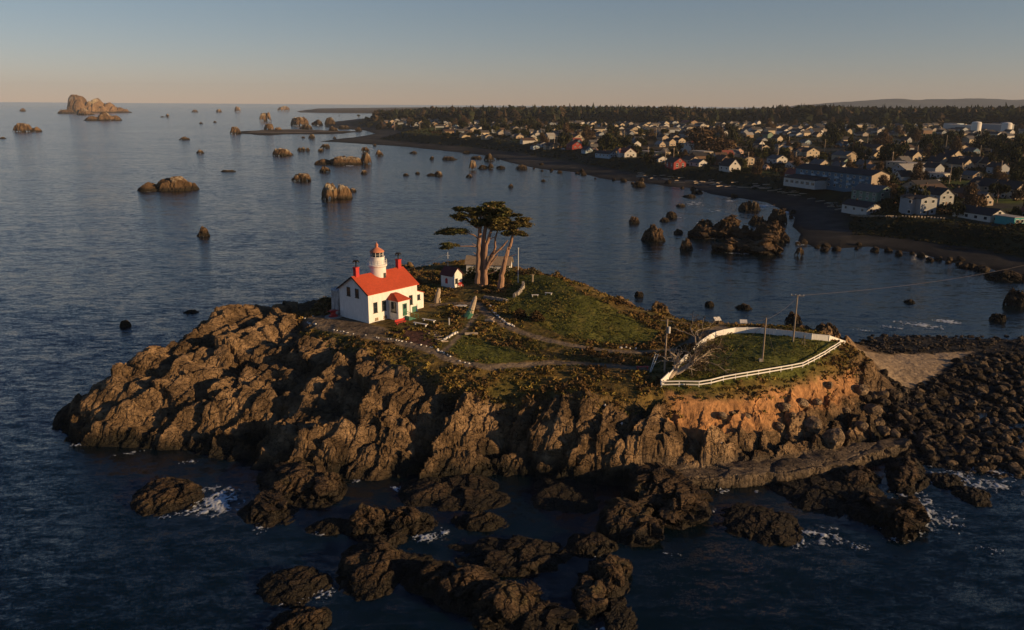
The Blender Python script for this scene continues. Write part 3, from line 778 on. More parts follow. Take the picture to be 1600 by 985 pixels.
px_rock(463,486,229,236.5,'broken dark rock in three knobs left of the rounded one',136,lumps=[(-.6,0,.35,.7,.7),(0,0,.4,.7,1),(.6,0,.35,.7,.75)],dark=.4)
px_rock(496,507,231.5,237.5,'small reddish brown rock under the dark rounded one',137)
px_rock(425,459,231.5,244,'wide flat topped brown rock left of the broken knobs',138,name=T,p=4,tone=1.2)
px_rock(491,568,243,258.5,'long low dark brown reef leading up to a tall knob',139,name=T,lumps=[(-.55,0,.5,.7,.6),(0,0,.5,.8,.85),(.5,0,.55,.8,1)],tone=.9)
px_rock(563,582,236,257,'tall knob of brown rock at the right end of the long reef',140,name=T,p=4,tone=1.2)
px_rock(564,579,228.5,238,'rounded rock just behind the tall knob of the reef',141,tone=1.1)
px_rock(586,600,233,244,'pyramid shaped rock right of the tall reef knob',142,p=1.8)
px_rock(582,589,224,228.5,'tiny brown rock close to shore above the tall knob',143)
px_rock(498,517,259.5,269.5,'rounded brown rock under the long low reef',144,tone=1.1)
px_rock(562,575,265,272,'small tan rock under the tall reef knob',145,tone=1.2)
px_rock(456,488,270.5,283.5,'rounded boulder like rock, dark left side, left of the big cleft stack',146,name=T,p=3.5)
px_rock(501,554,284,312,'big cleft sea stack glowing brown, nearest in the left bay',147,name=T,p=4.2,lumps=[(-.42,0,.56,.9,1),(.42,-.05,.56,.85,.92)],tone=1.25)
px_rock(545,558,293,300,'small low rock behind the right side of the big cleft stack',148)
px_rock(629,640,270.5,275,'low dark rock in mid bay left of the twin humped one',149,dark=.5)
px_rock(648,657,268,272,'low dark rock between two other low rocks in mid bay',150,dark=.4)
px_rock(664,695,266.5,275.5,'low rock in mid bay with a brown hump at its right',151,lumps=[(.45,0,.45,.8,1),(-.4,0,.6,.6,.4)])
px_rock(671,679,243.5,249.5,'small round dark rock near the curved beach',152,dark=.6)
px_rock(689,717,244,250.5,'ragged dark rock near the curved beach, wider one',153,dark=.5)
px_rock(722,736,235,240.5,'dark rock at the edge of the curved beach',154,dark=.7)
px_rock(640,653,236,240.5,'small reddish dark rock off the bluff foot',155,dark=.3)
px_rock(731,746,248.5,266,'upright ochre rock column standing off the curved beach',156,name=T,p=4.5,tone=1.4)
px_rock(745,774,254.5,264.5,'dark ragged reef joined to the right of the ochre column',157,dark=.3,lumps=[(.55,0,.4,.8,1),(-.3,0,.7,.7,.7)])
px_rock(754,773,239.5,251.5,'dark pointed rock mass behind the ochre column',158,dark=.6)
px_rock(735,755,243,249,'dark low ledge behind and left of the pointed mass',159,dark=.6)
px_rock(774,791,258.5,264.5,'scattered low dark reef right of the ochre column reef',160,dark=.6)
px_rock(806,826,257,265,'low dark rocks against the curved beach',161,dark=.7)
px_rock(726,741,271.5,277.5,'flat brown rock in the bay below the ochre column',162)
px_rock(794,802,287,293,'tiny brown rock alone in the middle bay',163)
px_rock(845,853,280,284,'tiny dark rock right of centre in the bay, off the beach',164,dark=.5)
px_rock(986,1011,283,292.5,'dark rock mass at the beach edge, widest on the bay shore',165,dark=.6)
px_rock(1079,1096,296,303,'dark rock at the beach edge, left of the surf line',166,dark=.6)
px_rock(1066,1089,303.5,309,'long low dark rock just off the right beach',167,dark=.6)
px_rock(1152,1188,312.5,330,'big black rounded rock with surf behind it by the beach',168,dark=.7)
px_rock(1055,1072,318,323.5,'low black rock in the surf, left of the big black one',169,dark=.6)
px_rock(1039,1058,329.5,341.5,'black knob of rock left of the large rock group',170,dark=.6)
px_rock(1029,1048,340,347,'low black rock in front of the black knob',171,dark=.6)
px_rock(981,1002,338.5,349.5,'small brown tipped rock furthest left of the large rock group',172,dark=.2)
px_rock(999,1040,352,378,'jagged brown rock standing left of the large rock group',173,name=T,p=2.2,tone=1.1)
px_rock(1061,1083,373,391,'pointed dark brown rock in front of the large rock group',174,p=2.0)
px_rock(1051,1068,358,366,'low black rock between jagged rock and large group',175,dark=.6)
BIG = 'large rock group off the right beach'
px_rock(1067,1182,338,376,'largest dark rock of the group off the right beach, lit along its top',176,name=T,p=3,depth=.5,lumps=[(-.4,.1,.5,.8,.9),(.2,.2,.6,.7,1),(-.55,-.3,.42,.5,.62),(.7,0,.35,.6,.55)],dark=.25,group=BIG)
px_rock(1109,1223,367,398,'long front rock of the large group with bright orange right face',177,name=T,p=3.4,depth=.42,lumps=[(-.3,0,.7,.8,.8),(.55,0,.45,.85,1)],dark=.2,tone=1.25,group=BIG)
px_rock(1172,1236,347,380,'humped dark rock at the right of the large rock group',178,name=T,p=2.8,dark=.2,group=BIG)
px_rock(1196,1231,328.5,351,'black rounded rock behind the right of the large group',179,dark=.7,group=BIG)
px_rock(1167,1198,337.5,351,'low black rock behind the middle of the large group',180,dark=.7,group=BIG)
px_rock(1241,1257,387,401,'small upright rock right of the large rock group',181,p=4,dark=.2,group=BIG)
px_rock(187,205,502,511.5,'dark rock awash left of the island point, nearer one',182,dark=.6)
px_rock(288,310,484,490,'dark flat rock awash left of the island point, farther one',183,dark=.7)
px_rock(990,1006,455,464,'small dark rock behind the island grassy hill',184,dark=.4)
px_rock(1101,1117,470.5,479,'small black rock behind the white fence corner',185,dark=.6)
px_rock(1146,1176,475,484,'low black reef behind the fenced lawn',186,dark=.7)
px_rock(1228,1252,488,506,'black knob of rock behind the tallest pole on the lawn',187,dark=.5)
px_rock(1268,1312,505,527,'black rock mass behind the right end of the fence',188,dark=.6)
px_rock(1413,1428,468,474,'small black rock alone in the right bay',189,dark=.7)
px_rock(1547,1572,491,503,'flat black rock near the right edge beyond the cobbles',190,dark=.7)
px_rock(1571,1604,455,479.5,'big black rounded rock at the right edge of the photo',191,dark=.6)
px_rock(1470,1545,388,398,'low black ledge at the edge of the right hand beach',192,dark=.8,depth=.3,p=4)
px_rock(1540,1600,425,440,'dark point of rock under the right hand beach',193,dark=.7)
# reef below the island, nearest the camera
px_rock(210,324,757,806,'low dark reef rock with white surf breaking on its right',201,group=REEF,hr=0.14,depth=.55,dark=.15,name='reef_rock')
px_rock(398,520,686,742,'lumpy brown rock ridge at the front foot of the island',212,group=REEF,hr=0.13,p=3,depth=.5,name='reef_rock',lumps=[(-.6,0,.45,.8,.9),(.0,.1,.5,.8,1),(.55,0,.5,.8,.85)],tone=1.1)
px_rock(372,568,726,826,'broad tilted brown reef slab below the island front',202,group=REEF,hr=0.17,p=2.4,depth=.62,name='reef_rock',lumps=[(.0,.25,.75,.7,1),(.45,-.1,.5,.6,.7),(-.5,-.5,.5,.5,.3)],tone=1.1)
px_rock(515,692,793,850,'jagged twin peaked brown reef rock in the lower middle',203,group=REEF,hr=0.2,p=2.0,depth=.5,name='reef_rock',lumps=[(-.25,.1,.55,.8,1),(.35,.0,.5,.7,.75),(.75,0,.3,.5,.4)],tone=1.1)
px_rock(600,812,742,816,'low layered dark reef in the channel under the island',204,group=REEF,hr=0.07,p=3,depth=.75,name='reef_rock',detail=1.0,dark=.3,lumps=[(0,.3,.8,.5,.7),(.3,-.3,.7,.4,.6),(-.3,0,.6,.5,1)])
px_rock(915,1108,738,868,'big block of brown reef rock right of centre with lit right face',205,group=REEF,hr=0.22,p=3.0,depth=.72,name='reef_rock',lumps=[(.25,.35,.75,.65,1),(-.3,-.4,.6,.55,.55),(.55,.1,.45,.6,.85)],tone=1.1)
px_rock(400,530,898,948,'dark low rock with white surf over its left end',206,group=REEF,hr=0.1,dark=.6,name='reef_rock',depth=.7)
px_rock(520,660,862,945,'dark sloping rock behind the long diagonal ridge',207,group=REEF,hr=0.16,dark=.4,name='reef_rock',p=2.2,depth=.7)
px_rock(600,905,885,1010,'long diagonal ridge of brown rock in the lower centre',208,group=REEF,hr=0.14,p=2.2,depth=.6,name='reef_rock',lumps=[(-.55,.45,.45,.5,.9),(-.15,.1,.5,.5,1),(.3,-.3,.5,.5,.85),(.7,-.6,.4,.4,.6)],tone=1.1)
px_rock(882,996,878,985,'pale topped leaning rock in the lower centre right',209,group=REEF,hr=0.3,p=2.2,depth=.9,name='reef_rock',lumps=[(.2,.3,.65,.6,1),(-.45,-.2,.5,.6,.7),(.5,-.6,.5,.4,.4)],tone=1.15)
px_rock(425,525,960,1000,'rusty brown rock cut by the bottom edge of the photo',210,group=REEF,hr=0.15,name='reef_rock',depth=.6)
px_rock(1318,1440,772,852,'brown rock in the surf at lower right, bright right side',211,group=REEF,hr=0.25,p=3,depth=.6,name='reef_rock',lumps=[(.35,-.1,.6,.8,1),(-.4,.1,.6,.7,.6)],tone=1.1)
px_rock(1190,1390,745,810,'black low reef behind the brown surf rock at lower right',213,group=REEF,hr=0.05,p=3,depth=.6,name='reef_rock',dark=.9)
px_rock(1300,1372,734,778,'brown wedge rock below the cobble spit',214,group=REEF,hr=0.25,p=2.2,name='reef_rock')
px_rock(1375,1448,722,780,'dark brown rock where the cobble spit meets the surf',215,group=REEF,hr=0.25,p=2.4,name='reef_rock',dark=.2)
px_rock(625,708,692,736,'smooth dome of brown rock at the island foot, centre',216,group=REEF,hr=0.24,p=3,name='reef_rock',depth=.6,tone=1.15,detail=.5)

for i, (a, b, c, d, lab) in enumerate(((478,562,812,838,'low black reef between the tilted slab and the twin peaked rock'),(700,800,802,832,'low black reef right of the twin peaked rock'),(878,968,838,872,'low black reef at the left foot of the big reef block'),(1100,1180,742,764,'low black reef right of the big reef block'),(820,945,752,806,'low black shelf between the island foot and the big reef block'),(690,900,850,905,'low black shelf in the dark water of the lower centre'),(1110,1250,800,850,'low black shelf left of the surf at lower right'),(560,690,868,905,'low black shelf behind the long diagonal ridge'),(1445,1505,742,764,'small black reef in the surf right of the cobbles, nearest'),(1490,1545,768,790,'small black reef in the surf at lower right'),(1555,1605,716,742,'black reef at the right edge in the surf'),(560,640,838,858,'thin black reef under the twin peaked rock'),(1400,1440,700,722,'brown block at the end of the rock ledge'),(940,1000,955,1000,'black low rock beside the pale leaning rock'),(1440,1500,700,735,'dark rock where the ledge meets the cobbles'))):
    px_rock(a, b, c, d, lab, 220 + i, group=REEF, hr=.07 if 'shelf' in lab else .13, name='reef_rock', dark=0 if 'brown' in lab else .75, p=2.6)
# ------------------------------------------------------------------ boulders
def ico(sub):
    t = (1 + 5 ** .5) / 2
    v = [(-1,t,0),(1,t,0),(-1,-t,0),(1,-t,0),(0,-1,t),(0,1,t),(0,-1,-t),(0,1,-t),(t,0,-1),(t,0,1),(-t,0,-1),(-t,0,1)]
    f = [(0,11,5),(0,5,1),(0,1,7),(0,7,10),(0,10,11),(1,5,9),(5,11,4),(11,10,2),(10,7,6),(7,1,8),(3,9,4),(3,4,2),(3,2,6),(3,6,8),(3,8,9),(4,9,5),(2,4,11),(6,2,10),(8,6,7),(9,8,1)]
    v = [np.array(p) / np.linalg.norm(p) for p in v]
    for _ in range(sub):
        c = {}; nf = []
        def mid(a, b):
            k = (min(a, b), max(a, b))
            if k not in c:
                p = v[a] + v[b]; v.append(p / np.linalg.norm(p)); c[k] = len(v) - 1
            return c[k]
        for a, b, d in f:
            x, y, z = mid(a, b), mid(b, d), mid(d, a)
            nf += [(a, x, z), (b, y, x), (d, z, y), (x, y, z)]
        f = nf
    return np.array(v), np.array(f)
ICV, ICF = ico(3)
def boulder_mesh(seed, tone, smooth=0.0):
    r = np.random.default_rng(seed)
    N = r.normal(size=(16, 3)); N /= np.linalg.norm(N, axis=1)[:, None]
    off = r.uniform(0.72, 1.0, 16)
    d = ICV @ N.T
    R = np.where(d > 0.05, off / np.maximum(d, 0.05), 9).min(1)
    R = np.minimum(R, 1.12)
    R = R * (1 - smooth) + smooth * 0.92
    R = R * (1 + 0.07 * fbm(ICV[:, 0] * 3 + seed, ICV[:, 1] * 3 + ICV[:, 2] * 2.1, seed, 4))
    V = ICV * R[:, None] * np.array([1.0, 0.8, 0.68])
    n = fbm(ICV[:, 0] * 2.5 + seed, ICV[:, 1] * 2.5 - ICV[:, 2] * 2, seed + 3, 4)
    C = np.array([.15, .108, .068]) * tone * (1 + 0.7 * n)[:, None]
    return mesh_np('boulder', V, ICF, [M['rock']], cols=np.clip(C, .01, 1), smooth=False)
BOULD = [boulder_mesh(300 + i, t, sm) for i, (t, sm) in enumerate([(.40,0),(.62,.1),(.24,.2),(1.05,.1),(.34,0),(1.7,.3),(1.5,.2),(.22,.1)])]
used_b = set()
def put_boulder(i, p, r, label, group, cat='boulder'):
    if i not in used_b: o = BOULD[i]; used_b.add(i)
    else: o = BOULD[i].copy(); COL.objects.link(o)
    o.location = (float(p[0]), float(p[1]), float(p[2] + r * 0.22)); o.scale = (r, r, r)
    o.rotation_euler = (RND.uniform(-.5, .5), RND.uniform(-.4, .4), RND.uniform(0, 6.28))
    return tag(o, label, cat, group)
# named big ones at the foot of the earth cliff (crop of photograph)
FOOT = 'boulders at the foot of the earth cliff'
for x, y, w, lab in ((1252,633,27,'big smooth rounded boulder under the orange cliff, largest of the pale three'),(1276,630,17,'smooth boulder touching the right side of the largest pale one'),(1224,640,24,'boulder split by a dark joint, left of the largest pale one'),(1237,650,14,'small upright boulder wedged in front of the pale three'),
    (1165,642,20,'pale block stuck in the orange cliff face, left of the pale three'),(1145,647,11,'small round stone on the orange cliff face, leftmost'),(1127,653,20,'flat boulder lying low on the orange cliff face'),(1293,606,18,'pale angular boulder high on the cliff near the grass edge'),
    (1268,668,36,'wide sloping boulder below the pale three'),(1229,686,22,'leaning tan boulder at the ledge below the cliff'),(1345,620,26,'pale wedge shaped boulder at the top of the cobble spit'),(1300,690,44,'large brown slab boulder leaning above the concrete like ledge'),
    (1362,645,34,'flat orange brown boulder lying on the cobble spit'),(1345,668,24,'ribbed brown boulder on the cobble spit below the flat one'),(1380,676,26,'dark square boulder on the lower cobble spit'),(1218,666,20,'dark boulder below the split one'),(1322,640,16,'grey boulder between the cliff and the pale wedge')):
    q = G(x, y, 3); R = math.hypot(math.hypot(q[0], q[1]), CAMH - q[2])
    put_boulder(5 if w % 2 else 6, q, w * R / FPX * 0.45, lab, FOOT)
# cobble spit: the 270 nearest and largest as things, the rest one mass
cand = []
r2 = np.random.default_rng(55)
while len(cand) < 3200:
    x = r2.uniform(1325, 1640); y = r2.uniform(520, 770)
    q = P(x, y, 0.7)
    if not (xs[0] < q[0] < xs[-1] - 1 and ys[0] < q[1] < ys[-1] - 1): continue
    h = ground(q[0], q[1])
    if h < -0.55 or h > 3.6 or q[0] < 64: continue
    if sdf(np.array([q[0]]), np.array([q[1]]), SANDP)[0] < 0.3 or sdf(np.array([q[0]]), np.array([q[1]]), LEDGE)[0] < 0.2: continue
    big = r2.random() ** 4.5
    rr = (0.2 + 1.15 * big) * (0.6 if y < 560 else 1.0)
    cand.append((rr, q[0], q[1], h))
cand.sort(reverse=True)
SP = 'dark boulders heaped on the cobble spit'
for rr, x, y, h in cand[:270]:
    i = int(r2.choice([0, 1, 2, 3, 4, 7], p=[.2, .2, .2, .14, .16, .1])); p = proj((x, y, h))
    where = 'beyond the pale sand ramp' if p[1] < 548 else ('beside the pale sand ramp' if p[1] < 612 and p[0] < 1520 else ('at the right edge of the cobble spit' if p[0] > 1520 else ('on the lower cobble spit by the surf' if p[1] > 690 else 'in the middle of the cobble spit')))
    tone = {0: 'dark brown angular', 1: 'mid brown', 2: 'black wet', 3: 'pale brown', 4: 'dark faceted', 7: 'blackest'}[i]
    size = 'large' if rr > 1.0 else ('medium' if rr > 0.75 else 'small')
    put_boulder(i, (x, y, h), rr, f'{size} {tone} boulder {where}', SP)
CV = []; CF = []; CC = []
I2V, I2F = ico(1)
for rr, x, y, h in cand[270:]:
    k = 1 + 0.28 * r2.normal(size=(len(I2V), 1)); s_ = np.array([1, .8, .65]) * rr
    a = r2.uniform(0, 6.28); ca, sa_ = math.cos(a), math.sin(a)
    v = I2V * k * s_; v = np.c_[v[:, 0] * ca - v[:, 1] * sa_, v[:, 0] * sa_ + v[:, 1] * ca, v[:, 2]] + [x, y, h + rr * .2]
    CF.append(I2F + len(CV) * len(I2V)); CV.append(v)
    CC.append(np.tile(np.array([.055, .043, .032]) * r2.uniform(.3, 1.9), (len(I2V), 1)))
tag(mesh_np('cobbles', np.concatenate(CV), np.concatenate(CF), [M['rock']], cols=np.concatenate(CC)), 'mass of small dark cobbles covering the low spit', 'cobbles', kind='stuff')

r6 = np.random.default_rng(12)
for k in range(64):
    t = r6.random(); px = np.interp(t, np.linspace(0, 1, len(COAST[5:-3])), [c[0] for c in COAST[5:-3]]) + r6.normal() * 7
    py = np.interp(t, np.linspace(0, 1, len(COAST[5:-3])), [c[1] for c in COAST[5:-3]]) + r6.normal() * 2.5
    q = P(px, py, .3); D = math.hypot(q[0], q[1])
    put_boulder(int(r6.choice([0, 2, 7, 7])), (q[0], q[1], max(.0, min(1.2, lz(q[0], q[1])))), r6.uniform(.8, 2.2) * (.6 + D / 900), ('dark boulder on the curved beach left of the red barn' if px < 1040 else ('dark boulder at the waterline below the blue hotel' if px < 1330 else 'dark boulder along the right hand beach below the beach houses')), 'dark boulders along the mainland beach')

# ------------------------------------------------------------------ surf
FV = []; FF = []; FC = []
def foam_patch(px, py, wx, wy, seed, thr=0.12, cell=0.13, z=0.05, ang=0.4, lift=0.15):
    c = P(px, py); R = math.hypot(math.hypot(c[0], c[1]), CAMH); D = math.hypot(c[0], c[1])
    rx = wx * R / FPX / 2; ry = wy * R / FPX / 2 * R / CAMH
    cell = max(cell, R * 0.0011)
    n, m = int(2 * rx / cell) + 2, int(2 * ry / cell) + 2
    X, Y = np.meshgrid(np.linspace(-rx, rx, n), np.linspace(-ry, ry, m))
    d = np.hypot(X / rx, Y / ry)
    s = 1.0 / max(0.6, min(rx, ry) * 0.3)
    wv = fbm(X * s * 2.2 + seed, Y * s * 1.5, seed, 4, 0.5)
    rd = 0.5 - np.abs(fbm(X * s * 1.5 + 3 * seed, Y * s * 1.5 + wv, seed + 4, 4)) * 2.4
    f = 0.55 * rd + 0.7 * wv + 0.85 * (0.5 - d)
    f = np.where(d < 1, f, -1)
    Z = z + lift * np.clip(f, 0, 1) + 0.05 * wv
    k = (f > thr - .22); k = (k[:-1, :-1] & k[1:, :-1] & k[:-1, 1:] & k[1:, 1:]).ravel()
    qi = (np.arange(m - 1)[:, None] * n + np.arange(n - 1)[None]).ravel()[k]
    if not len(qi): return
    u = c[:2] / D
    V = np.c_[(c[0] + X * u[1] + Y * u[0]).ravel(), (c[1] - X * u[0] + Y * u[1]).ravel(), Z.ravel()]
    Q = np.c_[qi, qi + 1, qi + n + 1, qi + n]
    us = np.zeros(len(V), bool); us[Q.ravel()] = True; rm = np.cumsum(us) - 1
    base = sum(len(v) for v in FV)
    FC.append(np.repeat(np.clip((f - thr + .22) * 1.1, 0, 1).ravel()[us][:, None], 3, 1)); FV.append(V[us]); FF.append(rm[Q] + base)
for i, a in enumerate(((336,786,84,52,.0),(300,800,60,16,.2),(408,826,36,30,.28),(668,841,62,20,.1),(695,832,24,18,.15),(620,765,36,18,.2),(478,929,96,36,.12),(455,940,60,14,.15),(500,832,44,20,.25),(470,980,30,24,.2),
    (1428,802,84,60,.10),(1480,815,70,40,.3),(1400,838,60,26,.2),(1290,838,90,44,.32),(1250,850,44,40,.36),(1490,752,180,40,.34),(1540,735,120,24,.33),(1570,712,70,20,.28),(1560,760,120,40,.4),(1415,770,70,20,.25),
    (1128,768,40,16,.3),(1180,770,20,12,.3),(1545,860,60,24,.42),(1340,855,70,14,.22),(1570,600,60,12,.35),(1590,640,50,10,.35),
    (1440,509,90,10,.05),(1480,503,40,6,-.2),(1395,512,60,8,.2),(1350,517,60,6,.28),(1290,520,70,6,.3),
    (1085,319,60,10,.25),(1120,330,50,7,.3),(1192,322,60,10,.12),(1225,332,40,8,.1),(1100,350,50,6,.25),(1110,372,40,5,-.05),(1150,396,80,5,.25),(1095,391,24,4,.2),(1060,340,50,6,.3),(1250,381,30,12,.15),(232,299,14,3,-.2),(545,259.5,22,3,0),(580,233,10,2.5,-.1),(1140,315,40,6,.3),(1100,300,40,4,.3),(120,697,60,9,.24),(205,709,70,8,.28),(300,722,60,8,.24),(430,744,50,8,.28),(560,752,60,8,.28),(600,822,60,9,.24),(760,818,80,8,.26),(860,765,70,8,.3),(950,872,70,10,.24),(1050,868,50,9,.28),(1112,800,26,14,.26),(940,985,50,12,.26),(880,955,24,18,.26),(560,905,50,9,.28),(260,808,60,9,.2),(1330,785,60,10,.28),(1500,742,60,10,.26))):
    foam_patch(*a[:4], seed=500 + i, thr=a[4])
tag(mesh_np('sea_foam', np.concatenate(FV), np.concatenate(FF), [M['foam']], smooth=True, cols=np.concatenate(FC)), 'white lace of surf around the reef rocks and beach', 'foam', kind='stuff')
# ------------------------------------------------------------------ lighthouse
PI = math.pi
HC = P(576.75, 505.5, 13); HC[2] = 12.95
HRZ = math.radians(50.5)
hu = np.array([math.cos(HRZ), math.sin(HRZ), 0]); hv_ = np.array([-hu[1], hu[0], 0])
lh = thing('lighthouse', 'white lighthouse cottage with bright red roof and round lantern tower', 'lighthouse', HC, HRZ)
L_, W_, EV, RG = 13.2, 8.9, 5.95, 8.8
def gable_prism(mb, x0, x1, y0, y1, z0, ze, zr):
    ym = (y0 + y1) / 2
    V = [(x, y, z) for x in (x0, x1) for y, z in ((y0, z0), (y1, z0), (y1, ze), (ym, zr), (y0, ze))]
    return mb.add(V, [(0, 1, 2, 3, 4)[::-1], (5, 6, 7, 8, 9), (0, 5, 9, 4)[::-1][::-1], (1, 2, 7, 6), (0, 1, 6, 5), (2, 3, 8, 7), (3, 4, 9, 8)])
def gable_roof(mb, x0, x1, y0, y1, ze, zr, oh=0.35, th=0.16):
    ym = (y0 + y1) / 2; sl = (zr - ze) / (ym - y0)
    for sgn in (-1, 1):
        ye = (y0 - oh) if sgn < 0 else (y1 + oh); zeo = ze - oh * sl
        a = [(x0 - oh, ye, zeo), (x1 + oh, ye, zeo), (x1 + oh, ym, zr), (x0 - oh, ym, zr)]
        V = [(x, y, z + 0.01) for x, y, z in a] + [(x, y, z + th) for x, y, z in a]
        mb.add(V, [(0, 1, 2, 3), (7, 6, 5, 4), (0, 4, 5, 1), (1, 5, 6, 2), (2, 6, 7, 3), (3, 7, 4, 0)])
    return mb
mb = MB(); gable_prism(mb, 0, L_, 0, W_, -0.8, EV, RG); mb.build('wall', M['white'], lh)
roof = gable_roof(MB(), 0, L_, 0, W_, EV, RG, 0.38, 0.16).build('roof', M['redroof'], lh)
def window(par, c, w, h, axis, name='window', fm='trim', bars=True, pm='glass'):
    """axis: 'y' = on a wall facing -y, 'x' = on a wall facing -x"""
    f = MB(); t = 0.09; d = 0.1
    def bx(m, u, z, su, sz, dep, off=0.0):
        if axis == 'y': m.box((c[0] + u, c[1] - dep / 2 + off, c[2] + z), (su, dep, sz))
        else: m.box((c[0] - dep / 2 + off, c[1] + u, c[2] + z), (dep, su, sz))
    bx(f, -w / 2 + t / 2, 0, t, h, d); bx(f, w / 2 - t / 2, 0, t, h, d)
    bx(f, 0, h / 2 - t / 2, w - 2 * t, t, d); bx(f, 0, -h / 2 + t / 2, w - 2 * t, t, d)
    if bars: bx(f, 0, 0, w - 2 * t, 0.07, d * 0.8); 
    o = f.build(name, M[fm], par)
    p = MB(); bx(p, 0, 0, w - 2 * t, h - 2 * t, 0.03, 0.0); p.build('pane', M[pm], o)
    s = MB(); bx(s, 0, -h / 2 - 0.05, w + 0.2, 0.09, 0.16); s.build('sill', M[fm], o)
    return o
for x in (1.75, 4.0): window(lh, (x, 0, 2.95), 1.0, 2.1, 'y')
window(lh, (11.35, 0, 2.75), 0.95, 2.0, 'y')
for y in (3.3, 5.9): window(lh, (0, y, 5.65), 1.0, 1.8, 'x')
for x in (1.95, 4.2): window(lh, (x, 0, 0.55), 0.75, 0.5, 'y', bars=False, fm='wood', pm='wood')
# porch
m = MB(); m.box((6.6, -1.55, 1.7), (3.1, 3.1, 4.8)); porch = m.build('porch', M['white'], lh)
m = MB(); e = [(4.85, -3.3, 4.1), (8.35, -3.3, 4.1), (8.35, -.02, 4.1), (4.85, -.02, 4.1)]
m.add(e + [(5.9, -.02, 5.15), (7.3, -.02, 5.15), (5.9, -1.0, 5.1), (7.3, -1.0, 5.1)] + [(x, y, z - .12) for x, y, z in e], [(0, 1, 7, 6), (1, 2, 5, 7), (3, 0, 6, 4), (6, 7, 5, 4), (2, 3, 4, 5), (0, 8, 9, 1), (1, 9, 10, 2), (3, 11, 8, 0), (11, 10, 9, 8)])
m.build('porch_roof', M['redroof'], porch)
dr = MB().box((6.75, -3.13, 2.1), (1.15, 0.06, 2.5)).build('door', M['green'], lh)
MB().box((6.75, -3.175, 2.75), (0.7, 0.03, 0.9)).build('pane', M['glass'], dr)
MB().box((7.2, -3.19, 2.0), (0.07, 0.06, 0.12)).build('handle', M['black'], dr)
window(lh, (5.05, -1.75, 2.7), 1.4, 2.1, 'x', fm='black')
MB().tube([(8.2, -3.14, -.6), (8.2, -3.14, 4.0)], 0.06, 6).build('downpipe', M['trim'], lh)
st = MB()
for k in range(6): st.box((6.9 + 0.42 * k, -3.75, 0.75 - 0.17 * k - 0.4), (0.42, 1.2, 0.8))
st.build('steps', M['green'], lh)
m = MB()
for y in (-3.2, -4.35):
    m.bar((6.9, y, 1.75), (9.2, y, 0.85), 0.06); m.bar((6.75, y, .3), (6.75, y, 1.8), .07); m.bar((9.2, y, -.3), (9.2, y, .95), .07)
m.build('stair_rail', M['green'], lh)
# annex with lean-to roof
m = MB(); m.add([(L_ + .002, 1.2, -.8), (16.2, 1.2, -.8), (16.2, 6, -.8), (L_ + .002, 6, -.8), (L_ + .002, 1.2, 4.35), (16.2, 1.2, 3.3), (16.2, 6, 3.3), (L_ + .002, 6, 4.35)], [(0, 1, 5, 4), (1, 2, 6, 5), (2, 3, 7, 6), (3, 0, 4, 7), (4, 5, 6, 7), (3, 2, 1, 0)])
annex = m.build('annex', M['white'], lh)
m = MB(); m.add([(L_ + .01, 1.0, 4.39), (16.4, 1.0, 3.28), (16.4, 6.2, 3.28), (L_ + .01, 6.2, 4.39), (L_ + .01, 1.0, 4.5), (16.4, 1.0, 3.39), (16.4, 6.2, 3.39), (L_ + .01, 6.2, 4.5)], [(3, 2, 1, 0), (4, 5, 6, 7), (0, 1, 5, 4), (1, 2, 6, 5), (2, 3, 7, 6), (3, 0, 4, 7)])
m.build('annex_roof', M['redroof'], annex)
window(lh, (14.6, 1.2, 2.55), 1.05, 1.15, 'y')
MB().box((12.3, -.03, .55), (1.2, .06, 1.3)).build('cellar_door', M['green'], lh)
# tower
TX, TY = 6.5, W_ / 2
tw_ = MB().lathe([(1.72, 5.0), (1.72, 9.9), (1.78, 10.0), (1.95, 10.15), (1.98, 10.3), (1.98, 10.5), (1.5, 10.55), (1.48, 11.95), (1.58, 12.0), (1.58, 12.1)], 40, (TX, TY, 0)).build('tower', M['white'], lh)
for k in range(8):
    pass
rl = MB()
for z in (10.95, 11.4): rl.tube([(TX + 1.93 * math.cos(t), TY + 1.93 * math.sin(t), z) for t in np.linspace(0, 2 * PI, 33)], 0.022, 5)
for t in np.linspace(0, 2 * PI, 17)[:-1]: rl.bar((TX + 1.93 * math.cos(t), TY + 1.93 * math.sin(t), 10.4), (TX + 1.93 * math.cos(t), TY + 1.93 * math.sin(t), 11.42), 0.035)
rl.build('gallery_rail', M['white'], tw_)
MB().lathe([(1.27, 12.1), (1.27, 13.05)], 20, (TX, TY, 0)).build('lantern_glass', M['glass'], tw_)
lm = MB()
for t in np.linspace(0, 2 * PI, 11)[:-1]: lm.bar((TX + 1.3 * math.cos(t), TY + 1.3 * math.sin(t), 12.1), (TX + 1.3 * math.cos(t), TY + 1.3 * math.sin(t), 13.05), 0.07)
lm.lathe([(1.31, 12.52), (1.31, 12.56)], 20, (TX, TY, 0)); lm.build('lantern_bars', M['whitestone'], tw_)
M['dome'] = mat('faded_red_dome', (0.55, 0.21, 0.12), rough=0.6, var=0.12, scale=3)
MB().lathe([(1.48, 13.02), (1.52, 13.1), (1.25, 13.35), (0.85, 13.65), (0.42, 13.9), (0.28, 14.0), (0.27, 14.25), (0.33, 14.33), (0.33, 14.5), (0.22, 14.65), (0.09, 14.75), (0.04, 15.05)], 28, (TX, TY, 0)).build('dome', M['dome'], tw_, smooth=True)
twn = MB().box((TX + 0.35, TY - 1.72, 8.25), (.62, .14, 1.1)).build('window', M['trim'], tw_)
